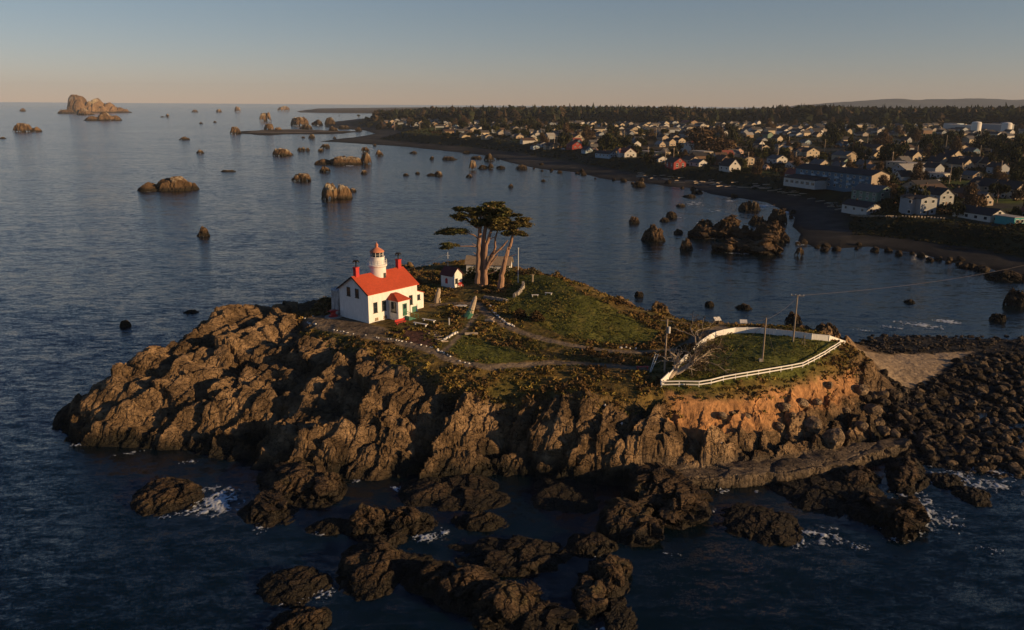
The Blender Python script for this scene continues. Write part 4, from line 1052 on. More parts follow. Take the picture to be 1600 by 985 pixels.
# chimneys with black hooded pots
for x in (0.95, 12.25):
    ch = MB().box((x, W_ / 2, RG + 0.55), (0.85, 0.85, 2.4)).box((x, W_ / 2, RG + 1.8), (1.0, 1.0, 0.16)).build('chimney', M['redbrick'], roof)
    c = MB().tube([(x, W_ / 2, RG + 1.8), (x, W_ / 2, RG + 2.9)], 0.13, 8)
    for k in range(5):
        t = 2 * PI * k / 5 + .4; dx, dy = math.cos(t), math.sin(t)
        c.tube([(x, W_ / 2, RG + 2.85), (x + .22 * dx, W_ / 2 + .22 * dy, RG + 3.2), (x + .48 * dx, W_ / 2 + .48 * dy, RG + 3.15), (x + .62 * dx, W_ / 2 + .62 * dy, RG + 2.8)], [.12, .13, .13, .15], 6)
    c.build('chimney_pot', M['black'], lh)
for x in (-.4, L_ + .4):
    m = MB()
    for sgn in (-1, 1):
        ye = -.4 if sgn < 0 else W_ + .4
        m.bar((x, ye, EV - .4 * (RG - EV) / (W_ / 2) + .03), (x, W_ / 2, RG + .03), .06, .28)
    m.build('bargeboard', M['black'], roof)

# ------------------------------------------------------------------ other buildings of the island
q = P(531, 489, 13); q[2] = ground(q[0], q[1]) - .1
tk = thing('water_tank', 'round weathered white wooden tank at the back corner of the lighthouse', 'tank', q)
MB().lathe([(1.55, -.3), (1.62, .1), (1.55, 5.1)], 20).build('tank_body', M['oldwhite'], tk)
m = MB()
for z in (.6, 1.7, 2.8, 3.9, 4.8): m.lathe([(1.6, z), (1.6, z + .06)], 20)
m.build('hoop', M['grey'], tk)
MB().lathe([(1.68, 5.1), (1.5, 5.28), (.1, 5.5)], 20).build('tank_lid', M['oldwhite'], tk)

def simple_house(name, label, cat, loc, rz, w, d, wh, rise, wm, rm, group=None, wins=(), oh=.3, zb=-.6, chim=False):
    """local: gable end on x=0 facing -x ... ridge runs along +x"""
    o = thing(name, label, cat, loc, rz, group)
    gable_prism(MB(), 0, d, -w / 2, w / 2, zb, wh, wh + rise).build('wall', M[wm], o)
    rf = gable_roof(MB(), 0, d, -w / 2, w / 2, wh, wh + rise, oh, .14).build('roof', M[rm], o)
    if chim: MB().box((d * .6, w * .12, wh + rise + .1), (.6, .6, 1.4)).build('chimney', M['stone'], rf)
    for ax, a, b, ww, hh, nm in wins:
        if ax == 'x': window(o, (0, a, b), ww, hh, 'x', nm, bars=hh > 1)
        else: window(o, (a, -w / 2, b), ww, hh, 'y', nm, bars=hh > 1)
    return o
# shed: gable looks right towards the sun, long side looks left towards the camera
c0 = P(707, 450.3, 13.5); c0[2] = ground(c0[0], c0[1])
# ridge runs from the right gable to the left: +x local = 142 degrees, so the gable faces -38 degrees
rz = math.radians(140.5); ax = np.array([math.cos(rz), math.sin(rz)]); ay = np.array([-ax[1], ax[0]])
sw = 3.3; org = c0[:2] - ay * (sw / 2)
o = simple_house('garden_shed', 'small white shed with dark red gable roof left of the cypress trunks', 'shed', (org[0], org[1], 13.45), rz, sw, 3.7, 3.0, 1.5, 'white', 'darkred', wins=[('x', .3, 1.5, .8, 1.2, 'window')])
dwn = MB().box((1.9, sw / 2 + .03, 1.4), (.75, .06, 1.0)).add([(1.525, sw / 2 + .002, 1.9), (2.275, sw / 2 + .002, 1.9), (1.9, sw / 2 + .002, 2.25), (1.525, sw / 2 + .06, 1.9), (2.275, sw / 2 + .06, 1.9), (1.9, sw / 2 + .06, 2.25)], [(0, 1, 2), (5, 4, 3), (0, 3, 4, 1), (1, 4, 5, 2), (2, 5, 3, 0)]).build('window', M['redbrick'], o)
q = np.array([org[0], org[1], 13.45]); q[:2] += -ax * .55 + ay * (-.7)
rb = thing('red_bench', 'small red bench against the sunny end of the white shed', 'bench', (q[0], q[1], ground(q[0], q[1])), rz)
MB().box((0, 0, .42), (.45, 1.3, .07)).build('seat', M['red'], rb); MB().box((.25, 0, .8), (.06, 1.3, .6)).build('backrest', M['red'], rb)
for y in (-.55, .55): MB().box((-.15, y, .19), (.07, .07, .38)).build('leg', M['red'], rb); MB().box((.2, y, .19), (.07, .07, .38)).build('leg', M['red'], rb)
# keeper's outbuilding behind the cypress
c1 = P(798, 427, 14.2)
rz2 = math.radians(172); z1 = ground(c1[0], c1[1])
pad(c1[0] - 4, c1[1] + 1, 0.1, z1, .1)
simple_house('outbuilding', 'long low white building with brown roof half hidden behind the cypress', 'building', (c1[0], c1[1] + 1.2, z1 - .5), rz2, 4.2, 11.0, 2.2, 1.5, 'white', 'wood', wins=[('x', .4, 1.5, .8, 1.6, 'window')], oh=.4, chim=True, zb=-1.2)

def pole(name, label, base, top_px, r=.14, m='pole', cat='pole', group=None):
    lo, hi = 0, 40
    for _ in range(40):
        md = (lo + hi) / 2
        if proj(base + np.array([0, 0, md]))[1] > top_px: lo = md
        else: hi = md
    o = thing(name, label, cat, base, 0, group)
    MB().tube([(0, 0, -.4), (0, 0, lo)], [r, r * .7], 8).build('shaft', M[m], o)
    return o, lo
fp, fh = pole('flagpole', 'thin white flagpole right of the cypress on the grass', G(809.5, 442, 14.5), 389, .09, 'white')
MB().lathe([(.02, 0), (.13, .1), (.13, .18), (.02, .28)], 8, (0, 0, fh)).build('finial', M['white'], fp)
fp2, fh2 = pole('mast', 'short thin mast behind the white shed', G(700, 421, 13), 394, .07, 'white')
MB().bar((-.5, 0, fh2 * .8), (.5, 0, fh2 * .8), .04).build('crossbar', M['white'], fp2)
UG = 'utility poles on the island'
p1, h1 = pole('utility_pole', 'utility pole with grey transformer left of the fenced lawn', G(1038, 582, 10.6), 499, .17, group=UG)
MB().tube([(.38, -.1, h1 - 2.4), (.38, -.1, h1 - 1.3)], .22, 10).build('transformer', M['whitestone'], p1)
MB().bar((-1.1, .3, h1 - .3), (.9, -.2, h1 - .3), .09).build('crossarm', M['pole'], p1)
p2, h2 = pole('utility_pole', 'bare utility pole standing in the middle of the fenced lawn', G(1191, 565, 10.6), 497, .18, group=UG)
MB().box((-.35, 0, .25), (.5, .5, .6)).build('footing', M['concrete'], p2)
p3, h3 = pole('utility_pole', 'tallest utility pole with crossarm at the back of the fenced lawn', G(1239, 534, 10.6), 461, .18, group=UG)
MB().bar((-1.15, .3, h3 - .2), (1.15, -.3, h3 - .2), .1).build('crossarm', M['pole'], p3)
m = MB()
for k in (-1.05, -.35, .35, 1.05): m.lathe([(.03, 0), (.07, .05), (.07, .2), (.02, .26)], 8, (k, -.28 * k, h3 - .15))
m.build('insulator', M['whitestone'], p3)
m = MB(); m.bar((.9, -1.0, 0), (1.1, -1.0, 1.9), .08); m.bar((1.35, -1.3, 0), (1.2, -1.1, 1.9), .08); m.bar((.9, -1.05, 1.3), (1.35, -1.25, 1.3), .06)
q = G(1255, 539, 10.5); o = m.build('support_frame', M['pole'], loc=(q[0] - 1.1, q[1] + 1.1, q[2])); tag(o, 'leaning wooden trestle beside the tallest pole on the lawn', 'frame')
def wire(a, b, sag, label, r=.022):
    a, b = np.array(a, float), np.array(b, float); t = np.linspace(0, 1, 17)[:, None]
    pts = a * (1 - t) + b * t; pts[:, 2] -= sag * 4 * (t * (1 - t))[:, 0]
    o = MB().tube([p - pts[0] for p in pts], r, 4).build('cable', M['wire'], loc=pts[0].tolist())
    return tag(o, label, 'cable', 'overhead cables')
def top(o, h): return np.array(o.location) + [0, 0, h]
wire(top(p1, h1 - .3), top(p2, h2 - .3), .8, 'cable from the transformer pole to the bare pole on the lawn')
wire(top(p2, h2 - .3), top(p3, h3 - .5), .5, 'cable between the two poles standing on the fenced lawn')
wire(top(p3, h3 - .15), np.array([245, 300, 15.]), 5.0, 'long cable from the tallest pole away to the town shore', .028)
wire(top(p2, h2 - .8), G(1122, 573, 10.6), 0.02, 'guy wire from the bare pole down to the grass on its left')
wire(top(p2, h2 - .8), G(1215, 572, 10.6), 0.02, 'guy wire from the bare pole down to the grass on its right', .015)
wire(HC + hu * 12 + hv_ * 6 + [0, 0, 7.5], top(fp2, fh2 - .3), .5, 'cable from the lighthouse roof to the thin mast behind the shed')

# ------------------------------------------------------------------ fences of the lawn
BF = [(1032.5,604),(1044,593),(1057,580),(1071,564),(1085,549),(1097,540),(1108,532),(1119,527),(1130,524),(1148,521),(1167,520.5),(1187,521),(1212,524),(1240,527),(1268,531),(1295,533.5),(1320,536.5)]
bp = [G(x, y, 10.5) for x, y in BF]
def rel(p, o): return (np.array(p) - np.array(o)).tolist()
bf = thing('board_fence', 'white board fence closing the far and left sides of the lawn', 'fence', bp[0])
for i in range(len(bp) - 1):
    a, b = rel(bp[i], bp[0]), rel(bp[i + 1], bp[0])
    u = np.array([b[0] - a[0], b[1] - a[1]]); u /= np.linalg.norm(u); nn_ = np.array([u[1], -u[0]])
    m = MB(); V = []
    gap = 0 if i not in (1, 3) else .25
    for (p, k) in ((a, 1), (b, -1)):
        for t in (.03, -.03):
            for z in (-.1, 1.12): V.append((p[0] + u[0] * .07 * k + nn_[0] * t, p[1] + u[1] * .07 * k + nn_[1] * t, p[2] + z - (gap if z > 1 else 0)))
    m.add(V, [(0, 1, 5, 4), (2, 6, 7, 3), (0, 4, 6, 2), (1, 3, 7, 5), (0, 2, 3, 1), (4, 5, 7, 6)])
    m.build('panel', M['white'], bf)
    m = MB(); m.bar((a[0], a[1], a[2] + 1.16 - gap), (b[0], b[1], b[2] + 1.16 - gap), .14, .07); m.build('top_rail', M['white'], bf)
for p in bp:
    a = rel(p, bp[0]); MB().box((a[0], a[1], a[2] + .5), (.13, .13, 1.5), .6).build('post', M['white'], bf)
RF = [(1033.5,605),(1061,604.5),(1092,605),(1111,602),(1130,597),(1149,593.5),(1167,590.5),(1185,587.5),(1202.5,584.5),(1220,581.5),(1237,578.5),(1254,575),(1263,570.5),(1272,566),(1280,561.5),(1288.5,557),(1296,551.5),(1304,547),(1312,541.5),(1320,537)]
rp_ = [G(x, y, 10.4) for x, y in RF]
rf_ = thing('rail_fence', 'white two rail fence along the cliff edge in front of the lawn', 'fence', rp_[0])
for i in range(len(rp_) - 1):
    a, b = rel(rp_[i], rp_[0]), rel(rp_[i + 1], rp_[0])
    for z in (.45, .98): MB().bar((a[0], a[1] - .05, a[2] + z), (b[0], b[1] - .05, b[2] + z), .06, .2).build('rail', M['white'], rf_)
for p in rp_:
    a = rel(p, rp_[0]); MB().box((a[0], a[1] + .04, a[2] + .45), (.13, .13, 1.25)).build('post', M['white'], rf_)

# ------------------------------------------------------------------ furniture and keepsakes of the garden
def bench(name, label, px, py, rz, m, w=1.8, back=False, z0=12.5, loc=None, group=None):
    q = G(px, py, z0) if loc is None else loc
    o = thing(name, label, 'bench', q, rz, group)
    MB().box((0, 0, .45), (w, .45, .08)).build('seat', M[m], o)
    for s_ in (-1, 1): MB().box((s_ * w * .38, 0, .18), (.12, .38, .5)).build('leg', M[m], o)
    if back:
        MB().box((0, .24, .82), (w, .06, .5)).build('backrest', M[m], o)
        for s_ in (-1, 1): MB().box((s_ * w * .47, .05, .68), (.07, .5, .06)).build('armrest', M[m], o)
    return o
bench('garden_bench', 'red bench with backrest on the grass before the lighthouse steps', 626, 507, HRZ, 'red', 2.6, True)
bench('stone_bench', 'pale stone bench on the hill lawn, nearer the cypress', 836, 464, .1, 'whitestone', 1.5, z0=14.5)
bench('stone_bench', 'pale stone bench farther up the hill lawn, right of the other', 857, 461, -.35, 'whitestone', 1.6, z0=14.8)
bench('white_bench', 'long white backless bench beside the lighthouse path, lower one', 657, 509, math.radians(-30), 'white', 3.4)
bench('white_bench', 'long white backless bench beside the lighthouse path, upper one', 670, 503, math.radians(-30), 'white', 3.2)
bench('red_table', 'low red table in the shade left of the transformer pole', 1004, 577, .1, 'red', 2.2, z0=10.7)
q = G(1015, 582, 10.5); o = MB().bar((0, 0, -.1), (.95, .6, 3.1), .09).bar((.15, 0, -.1), (1.5, .8, 3.0), .09).bar((.5, .3, 1.5), (.8, .35, 1.5), .07).build('prop_frame', M['white'], loc=q.tolist()); tag(o, 'pair of leaning white poles beside the low red table', 'frame')
q = G(521, 495.5, 13)
o = MB().lathe([(1.75, -.2), (1.75, .12), (1.6, .18)], 24).build('stone_pad', M['concrete'], loc=q.tolist()); tag(o, 'round stone pad left of the lighthouse gable', 'plinth')
o = thing('red_capstan', 'red painted iron capstan on the round stone pad', 'capstan', q + [0, 0, .18])
MB().lathe([(.95, 0), (.95, .15), (.55, .3), (.5, .8), (.75, 1.05), (.8, 1.2), (.3, 1.3)], 16).build('drum', M['red'], o)
m = MB()
for k in range(4):
    t = k * PI / 2 + .5; m.bar((.4 * math.cos(t), .4 * math.sin(t), 1.12), (1.15 * math.cos(t), 1.15 * math.sin(t), 1.12), .12)
m.build('bar', M['red'], o)
# driftwood monuments
def drift(label, px, py, pts, rad, mats_, z0=13):
    q = G(px, py, z0); o = thing('driftwood_monument', label, 'sculpture', q)
    MB().tube(pts, rad, 9).build('trunk', M[mats_], o); return o
d1 = drift('upright pale driftwood stump beside the lighthouse annex', 684, 473, [(-.2, 0, -.3), (-.1, 0, 1.0), (.15, .1, 2.2), (.35, 0, 3.2)], [.65, .5, .55, .3], 'palewood')
MB().tube([(0, 0, .8), (.5, -.3, .9), (.6, -.4, .1)], [.25, .2, .15], 7).build('root', M['palewood'], d1); MB().tube([(-.1, 0, .9), (-.6, -.2, .6), (-.8, -.3, -.1)], [.22, .2, .12], 7).build('root', M['palewood'], d1)
d2 = drift('leaning pale rudder like timber with green base by the path', 737, 496, [(-.7, 0, -.2), (-.2, 0, 1.2), (.25, .1, 2.6), (.75, .1, 4.0), (.9, .1, 4.5)], [.75, .7, .6, .4, .12], 'palewood')
MB().tube([(-1.0, -.1, -.2), (-.35, -.05, 1.0), (-.05, -.02, 1.75)], [.9, .82, .7], 9).build('painted_base', M['green'], d2)
MB().bar((-2.2, -.4, .3), (-.6, -.2, .9), .12).build('brace', M['green'], d2)
q = G(721, 481, 13.2); o = thing('boat_planter', 'small pale boat shaped planter on the garden lawn', 'planter', q, .15)
V = []; 
for x, w in ((-1.5, .15), (-.9, .55), (0, .68), (.9, .5), (1.5, .05)):
    V += [(x, -w, .5), (x, w, .5), (x, w * .5, 0), (x, -w * .5, 0)]
m = MB(); m.add(V, [(4 * i + a, 4 * i + b, 4 * i + 4 + b, 4 * i + 4 + a) for i in range(4) for a, b in ((0, 3), (3, 2), (2, 1), (1, 0))] + [(0, 1, 2, 3), (16, 19, 18, 17)]); m.build('hull', M['whitestone'], o)
q = G(737, 524, 12.3); o = MB().tube([(-1.3, 0, .25), (1.2, .1, .3)], [.3, .27], 10).build('log', M['palewood'], loc=q.tolist()); tag(o, 'pale cut log lying on the small front lawn', 'log')
q = G(765, 503, 12.9); o = MB().tube([(-.9, .3, .2), (.2, 0, .35), (.9, -.6, .2)], [.3, .35, .2], 9).tube([(.2, 0, .3), (.9, .3, .9)], [.2, .1], 7).build('log', M['palewood'], loc=q.tolist()); tag(o, 'short forked driftwood piece beside the upper path', 'log')
q = G(702, 508, 12.9); o = thing('marker_post', 'small white marker post on the lawn below the lighthouse steps', 'post', q); MB().box((0, 0, .6), (.18, .18, 1.3)).build('shaft', M['white'], o); MB().box((0, 0, 1.33), (.3, .3, .16)).build('cap', M['grey'], o)
for px, py, lab, r_ in ((1120, 508, 'pale slanted information board left outside the fence', .3), (1161, 511.5, 'pale slanted information board right outside the fence', -.1)):
    q = G(px, py, 9.8); q[2] = max(q[2], 8.5); o = thing('information_board', lab, 'sign', q, r_, 'information boards')
    m = MB(); m.add([(-.75, -.45, .95), (.75, -.45, .95), (.75, .35, 1.5), (-.75, .35, 1.5), (-.75, -.45, 1.03), (.75, -.45, 1.03), (.75, .35, 1.58), (-.75, .35, 1.58)], [(3, 2, 1, 0), (4, 5, 6, 7), (0, 1, 5, 4), (1, 2, 6, 5), (2, 3, 7, 6), (3, 0, 4, 7)]); m.build('panel', M['whitestone'], o)
    for s_ in (-.5, .5): MB().box((s_, 0, .5), (.1, .1, 1.45)).build('leg', M['wood'], o)
for i, (px, py, lab) in enumerate(((677, 521, 0), (680, 524, 0), (684, 527, 0), (688, 531, 0), (692, 534.5, 0))):
    q = G(px, py, 12.6); o = MB().box((0, 0, .08), (2.0, .35, .22), math.radians(15)).build('wooden_step', M['palewood'], loc=q.tolist())
    tag(o, 'pale wooden tread in the short garden stair, %s from the top' % ['first', 'second', 'third', 'fourth', 'fifth'][i], 'step', 'treads of the garden stair')
# low walls
def lowwall(label, pts, h, w, z0, m='stone'):
    w3 = [G(x, y, z0) for x, y in pts]; mb = MB(); r = random.Random(len(label))
    for a, b in zip(w3[:-1], w3[1:]):
        n = max(2, int(np.linalg.norm(b - a) / .5))
        for k in range(n):
            p = a + (b - a) * (k + .5) / n - w3[0]
            mb.box((p[0] + r.uniform(-.08, .08), p[1] + r.uniform(-.08, .08), p[2] + h / 2 - .05), (.6 * r.uniform(.8, 1.1), w * r.uniform(.8, 1.2), h * r.uniform(.8, 1.25)), r.uniform(0, 3), .8)
    o = mb.build('stone_wall', M[m], loc=w3[0].tolist()); return tag(o, label, 'wall')
lowwall('low curved dry stone wall right of the cypress trunks', [(817,445),(818,450),(812,459),(803,465)], .8, .6, 14.3)
lowwall('low rubble wall below the leaning cypress trunk', [(757,466),(770,468),(783,470),(793,472)], .6, .8, 13.6)
lowwall('white kerb of stones edging the small front lawn', [(689,535),(697,530),(706,524),(714,520)], .3, .4, 12.3, 'whitestone')
# whitewashed edging stones
WS = [boulder_mesh(400 + i, 1, .6) for i in range(2)]
for o in WS: o.data.materials.clear(); o.data.materials.append(M['whitestone']); o.name = 'edging_stone'
wsu = [0]
def stones(pts, step, label, z0, sz=.26, keep=.85):
    w3 = [G(x, y, z0) for x, y in pts]
    for a, b in zip(w3[:-1], w3[1:]):
        n = max(1, int(np.linalg.norm((b - a)[:2]) / step))
        for k in range(n):
            if RND.random() > keep: continue
            p = a + (b - a) * (k + RND.uniform(.2, .8)) / n
            x, y = p[0] + RND.uniform(-.15, .15), p[1] + RND.uniform(-.15, .15)
            if wsu[0] < 2: o = WS[wsu[0]]
            else: o = WS[wsu[0] % 2].copy(); COL.objects.link(o)
            wsu[0] += 1
            o.location = (x, y, ground(x, y) + .06); o.scale = (sz * RND.uniform(.7, 1.5), sz * RND.uniform(.7, 1.2), sz * RND.uniform(.7, 1.2)); o.rotation_euler = (0, 0, RND.uniform(0, 6))
            tag(o, label, 'edging stone', 'whitewashed edging stones')
stones([(476,497),(484,505),(494,508.5)], .6, 'whitewashed stone edging the corner of the terrace left of the lighthouse', 12.7, .3)
stones([(513,487),(500,489),(488,495),(478,497)], .8, 'whitewashed stone along the seaward side of the terrace left of lighthouse', 12.8, .22, .6)
stones([(518,516),(548,522),(590,528),(620,532),(650,537),(680,545)], .8, 'whitewashed stone edging the lower path below the lighthouse', 12.4, .19, .75)
stones([(680,545),(692,551),(706,559),(720,566),(735,569)], .8, 'whitewashed stone edging the lower path below the small front lawn', 12, .22, .8)
stones([(766,477),(769,485),(775,492),(783,499),(792,506),(805,511)], .55, 'whitewashed stone edging the inner bend of the upper path', 12.9, .32, .95)
stones([(967,544),(974,543.5),(982,544),(990,545),(996,545)], .7, 'whitewashed stone in the short row at the right end of the hill lawn', 11, .3)
# gulls
def gull(p, rz, label):
    o = thing('gull', label, 'bird', p, rz, 'gulls on the rocks')
    MB().lathe([(.03, -.05), (.1, .05), (.13, .18), (.08, .3), (.07, .36), (.02, .42)], 10).build('body', M['white'], o, smooth=True)
    MB().box((0, -.12, .37), (.03, .12, .03)).build('beak', M['wood'], o); MB().box((0, .16, .14), (.14, .3, .06)).build('wing', M['grey'], o)
    for s_ in (-.04, .04): MB().bar((s_, 0, -.25), (s_, 0, 0), .02).build('leg', M['wood'], o)
for px, py, lab in ((945, 643, 'white gull standing on the cliff top left of the fence corner'), (972, 657, 'white gull on the cliff slab, right of the other gull'), (1127, 697, 'white gull low on the dark cliff foot below the fence')):
    q = G(px, py, 8); gull(q + [0, 0, .25], 1.0, lab)

# ------------------------------------------------------------------ the cypresses
def TP(cx, cy, dy=0.0, Y=178.5):
    px, py = 670 + cx / 6.156, 300 + cy / 6.156
    d = Fv + (px - 800) / FPX * Rv - (py - 492.5) / FPX * Uv
    t = (Y + dy) / d[1]; return np.array([0, 0, CAMH]) + d * t
def pads(plist, base, seed, dens=1.25, leaf=.34, pal=((.055, .058, .017), (.10, .085, .025), (.20, .14, .07))):
    r = np.random.default_rng(seed); V = []; C = []
    for cx, cy, hw, hh, dy in plist:
        c = TP(cx, cy, dy) - base; a = hw * .0236; b = hh * .0236; dp = max(a * .62, b)
        n = int(dens * 430 * a * dp / 1.0)
        # clumps inside the pad
        k = max(5, int(a * dp * 3.2)); cl = r.uniform(-1, 1, (k, 3)); cl = cl[np.linalg.norm(cl, axis=1) < 1]
        if not len(cl): cl = np.zeros((1, 3))
        ci = r.integers(0, len(cl), n)
        tone = r.random(len(cl))
        p = cl[ci] * np.array([a, dp, b]) * 1.12 + r.normal(size=(n, 3)) * np.array([.50, .50, .12]) * (.4 + .25 * a)
        p[:, 2] -= .10 * (p[:, 0] ** 2) / max(a, .5) * .4
        d1 = r.normal(size=(n, 3)) * np.array([1, 1, .35]); d1 /= np.linalg.norm(d1, axis=1)[:, None]
        d2 = np.cross(d1, r.normal(size=(n, 3))); d2 /= np.linalg.norm(d2, axis=1)[:, None]
        s1 = leaf * r.uniform(.5, 1.5, (n, 1)); s2 = s1 * r.uniform(.2, .45, (n, 1))
        q = np.stack([p + c - d1 * s1, p + c - d2 * s2, p + c + d1 * s1, p + c + d2 * s2], 1)
        V.append(q.reshape(-1, 3))
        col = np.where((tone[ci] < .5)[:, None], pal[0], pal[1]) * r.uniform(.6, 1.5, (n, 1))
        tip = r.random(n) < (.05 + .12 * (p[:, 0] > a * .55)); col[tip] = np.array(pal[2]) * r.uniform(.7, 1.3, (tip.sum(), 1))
        C.append(np.repeat(col, 4, 0))
    V = np.concatenate(V); C = np.concatenate(C)
    return V, np.arange(len(V)).reshape(-1, 4), C
def trunk(mb, pts, rad, base, n=9):
    """pts: crop pixels with depth; smoothed"""
    w = [TP(*p) - base for p in pts]; w = np.array(w); t = np.linspace(0, len(w) - 1, (len(w) - 1) * 4 + 1)
    P3 = np.stack([np.interp(t, np.arange(len(w)), w[:, k]) for k in range(3)], 1)
    P3[1:-1] = (P3[:-2] + 2 * P3[1:-1] + P3[2:]) / 4
    rr = np.interp(t, np.linspace(0, len(w) - 1, len(rad)), rad)
    jit = np.random.default_rng(len(pts) + int(pts[0][0])).normal(size=P3.shape) * rr[:, None] * .12; jit[0] = 0
    mb.tube(list(P3 + jit), list(rr), n); return mb
base = TP(510, 880); base[2] = ground(base[0], base[1]) - .1
ct = thing('cypress_tree', 'tall multi trunked cypress with flat windswept crown beside the shed', 'tree', base)
m = MB()
trunk(m, [(472, 880, 0), (478, 700, 0), (486, 500, 0), (492, 330, .2), (500, 220, .3)], [.75, .6, .5, .4, .22], base)
trunk(m, [(515, 905, .4), (515, 700, .5), (522, 500, .6), (545, 350, .7), (560, 240, .5)], [.72, .6, .5, .4, .22], base)
trunk(m, [(545, 890, -.3), (540, 700, -.4), (548, 540, -.4), (580, 430, -.3), (612, 340, 0), (650, 250, .2)], [.6, .5, .43, .36, .3, .17], base)
trunk(m, [(560, 720, .8), (600, 610, .9), (636, 560, .9), (640, 440, 1), (660, 380, 1), (690, 300, 1)], [.34, .3, .26, .2, .16, .1], base)
trunk(m, [(553, 740, -.8), (590, 650, -1), (640, 590, -1.1), (720, 515, -1.2), (760, 465, -1.2)], [.36, .32, .26, .2, .1], base)
trunk(m, [(565, 730, -.6), (620, 660, -1), (665, 605, -1.2)], [.3, .22, .08], base)
trunk(m, [(630, 570, -1), (690, 560, -1.2), (730, 548, -1.3)], [.12, .1, .05], base, 6)
trunk(m, [(545, 800, -.5), (600, 780, -.8), (655, 760, -1)], [.14, .1, .05], base, 6)
trunk(m, [(575, 460, -.3), (620, 440, -.5), (660, 425, -.6)], [.12, .1, .05], base, 6)
trunk(m, [(478, 600, 0), (450, 600, -.3), (430, 580, -.5)], [.1, .08, .03], base, 6); trunk(m, [(478, 520, 0), (445, 512, -.3), (415, 495, -.4)], [.1, .08, .03], base, 6)
m.build('trunk', M['bark'], ct)
m = MB()
trunk(m, [(478, 450, 0), (430, 415, -.2), (370, 392, -.4), (270, 385, -.5), (160, 395, -.5)], [.2, .17, .14, .1, .05], base, 6)
trunk(m, [(478, 530, 0), (420, 523, -.3), (330, 522, -.5), (230, 525, -.6)], [.16, .13, .1, .05], base, 6)
for tgt in ((330, 240), (390, 170), (440, 290), (520, 160), (620, 120), (690, 210), (700, 300), (600, 290), (280, 210)):
    sx_ = 500 + (tgt[0] - 400) * .3
    trunk(m, [(sx_, 350, .2), ((sx_ + tgt[0]) / 2, (330 + tgt[1]) / 2 + 10, .2), (tgt[0], tgt[1], .3)], [.17, .12, .04], base, 6)
m.build('bough', M['bark'], ct)
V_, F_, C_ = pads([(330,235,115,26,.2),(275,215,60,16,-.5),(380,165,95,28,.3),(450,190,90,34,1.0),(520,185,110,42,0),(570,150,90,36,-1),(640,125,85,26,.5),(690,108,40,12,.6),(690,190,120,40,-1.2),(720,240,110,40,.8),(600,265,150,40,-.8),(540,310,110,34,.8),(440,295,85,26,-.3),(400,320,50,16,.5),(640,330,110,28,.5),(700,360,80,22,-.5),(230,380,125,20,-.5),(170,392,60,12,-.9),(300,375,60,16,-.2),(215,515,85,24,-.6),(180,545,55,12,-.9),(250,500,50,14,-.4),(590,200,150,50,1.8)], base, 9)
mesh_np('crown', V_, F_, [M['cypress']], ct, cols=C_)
base2 = TP(690, 925, -1.0); base2[2] = ground(base2[0], base2[1]) - .1
c2 = thing('cypress_tree', 'slim leaning cypress trunk standing apart right of the multi trunked cypress', 'tree', base2)
m = MB()
trunk(m, [(690, 930, -1), (705, 800, -1), (735, 660, -1), (765, 560, -1), (795, 480, -1), (808, 410, -1), (820, 340, -.8)], [.85, .6, .48, .4, .34, .28, .14], base2)
trunk(m, [(715, 740, -1.2), (735, 620, -1.3), (760, 530, -1.4)], [.2, .16, .1], base2, 6); trunk(m, [(770, 625, -1.2), (810, 612, -1.5), (845, 600, -1.6)], [.1, .08, .03], base2, 6)
for tgt in ((760, 300), (900, 330), (860, 260), (780, 380)): trunk(m, [(808, 410, -1), ((808 + tgt[0]) / 2, (400 + tgt[1]) / 2, -1), (tgt[0], tgt[1], -.8)], [.15, .1, .04], base2, 6)
m.build('trunk', M['bark'], c2)
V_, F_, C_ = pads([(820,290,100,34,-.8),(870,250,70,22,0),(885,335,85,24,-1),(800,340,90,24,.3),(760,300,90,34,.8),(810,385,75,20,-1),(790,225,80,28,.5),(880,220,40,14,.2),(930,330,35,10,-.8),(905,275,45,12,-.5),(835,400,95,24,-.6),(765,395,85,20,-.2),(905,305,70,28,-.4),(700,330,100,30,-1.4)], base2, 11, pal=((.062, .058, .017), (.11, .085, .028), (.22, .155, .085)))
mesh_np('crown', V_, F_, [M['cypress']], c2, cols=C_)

def bush(name, label, loc, rad, h, seed, pal, n=500, leaf=.2, cat='bush', group=None, twig=False):
    r = np.random.default_rng(seed); o = thing(name, label, cat, loc, 0, group)
    u = r.normal(size=(n, 3)); u /= np.linalg.norm(u, axis=1)[:, None]; u[:, 2] = abs(u[:, 2])
    lump = 1 + .25 * fbm(u[:, 0] * 2 + seed, u[:, 1] * 2 + u[:, 2], seed, 3)
    p = u * (r.random((n, 1)) ** .35) * lump[:, None] * [rad, rad, h]
    d1 = r.normal(size=(n, 3)); d1 /= np.linalg.norm(d1, axis=1)[:, None]; d2 = np.cross(d1, r.normal(size=(n, 3))); d2 /= np.linalg.norm(d2, axis=1)[:, None]
    s = leaf * r.uniform(.5, 1.5, (n, 1)); k = .12 if twig else .6
    V = np.stack([p - d1 * s, p - d2 * s * k, p + d1 * s, p + d2 * s * k], 1).reshape(-1, 3)
    col = np.array(pal)[r.integers(0, len(pal), n)] * r.uniform(.6, 1.5, (n, 1))
    mesh_np('crown', V, np.arange(4 * n).reshape(-1, 4), [M['scrub']], o, cols=np.repeat(col, 4, 0))
    m = MB()
    for k in range(4):
        t = k * 1.57 + seed; m.tube([(0, 0, -.2), (.2 * rad * math.cos(t), .2 * rad * math.sin(t), .3 * h), (.5 * rad * math.cos(t), .5 * rad * math.sin(t), .7 * h)], [.09, .06, .02], 5)
    m.build('trunk', M['deadwood'], o); return o
BP = ((.085, .05, .022), (.06, .045, .02))
bush('round_bush', 'round brown bush on the hill lawn, left of the pair', G(812, 497, 13.3), 1.5, 2.1, 21, BP, 700, group='pair of round bushes')
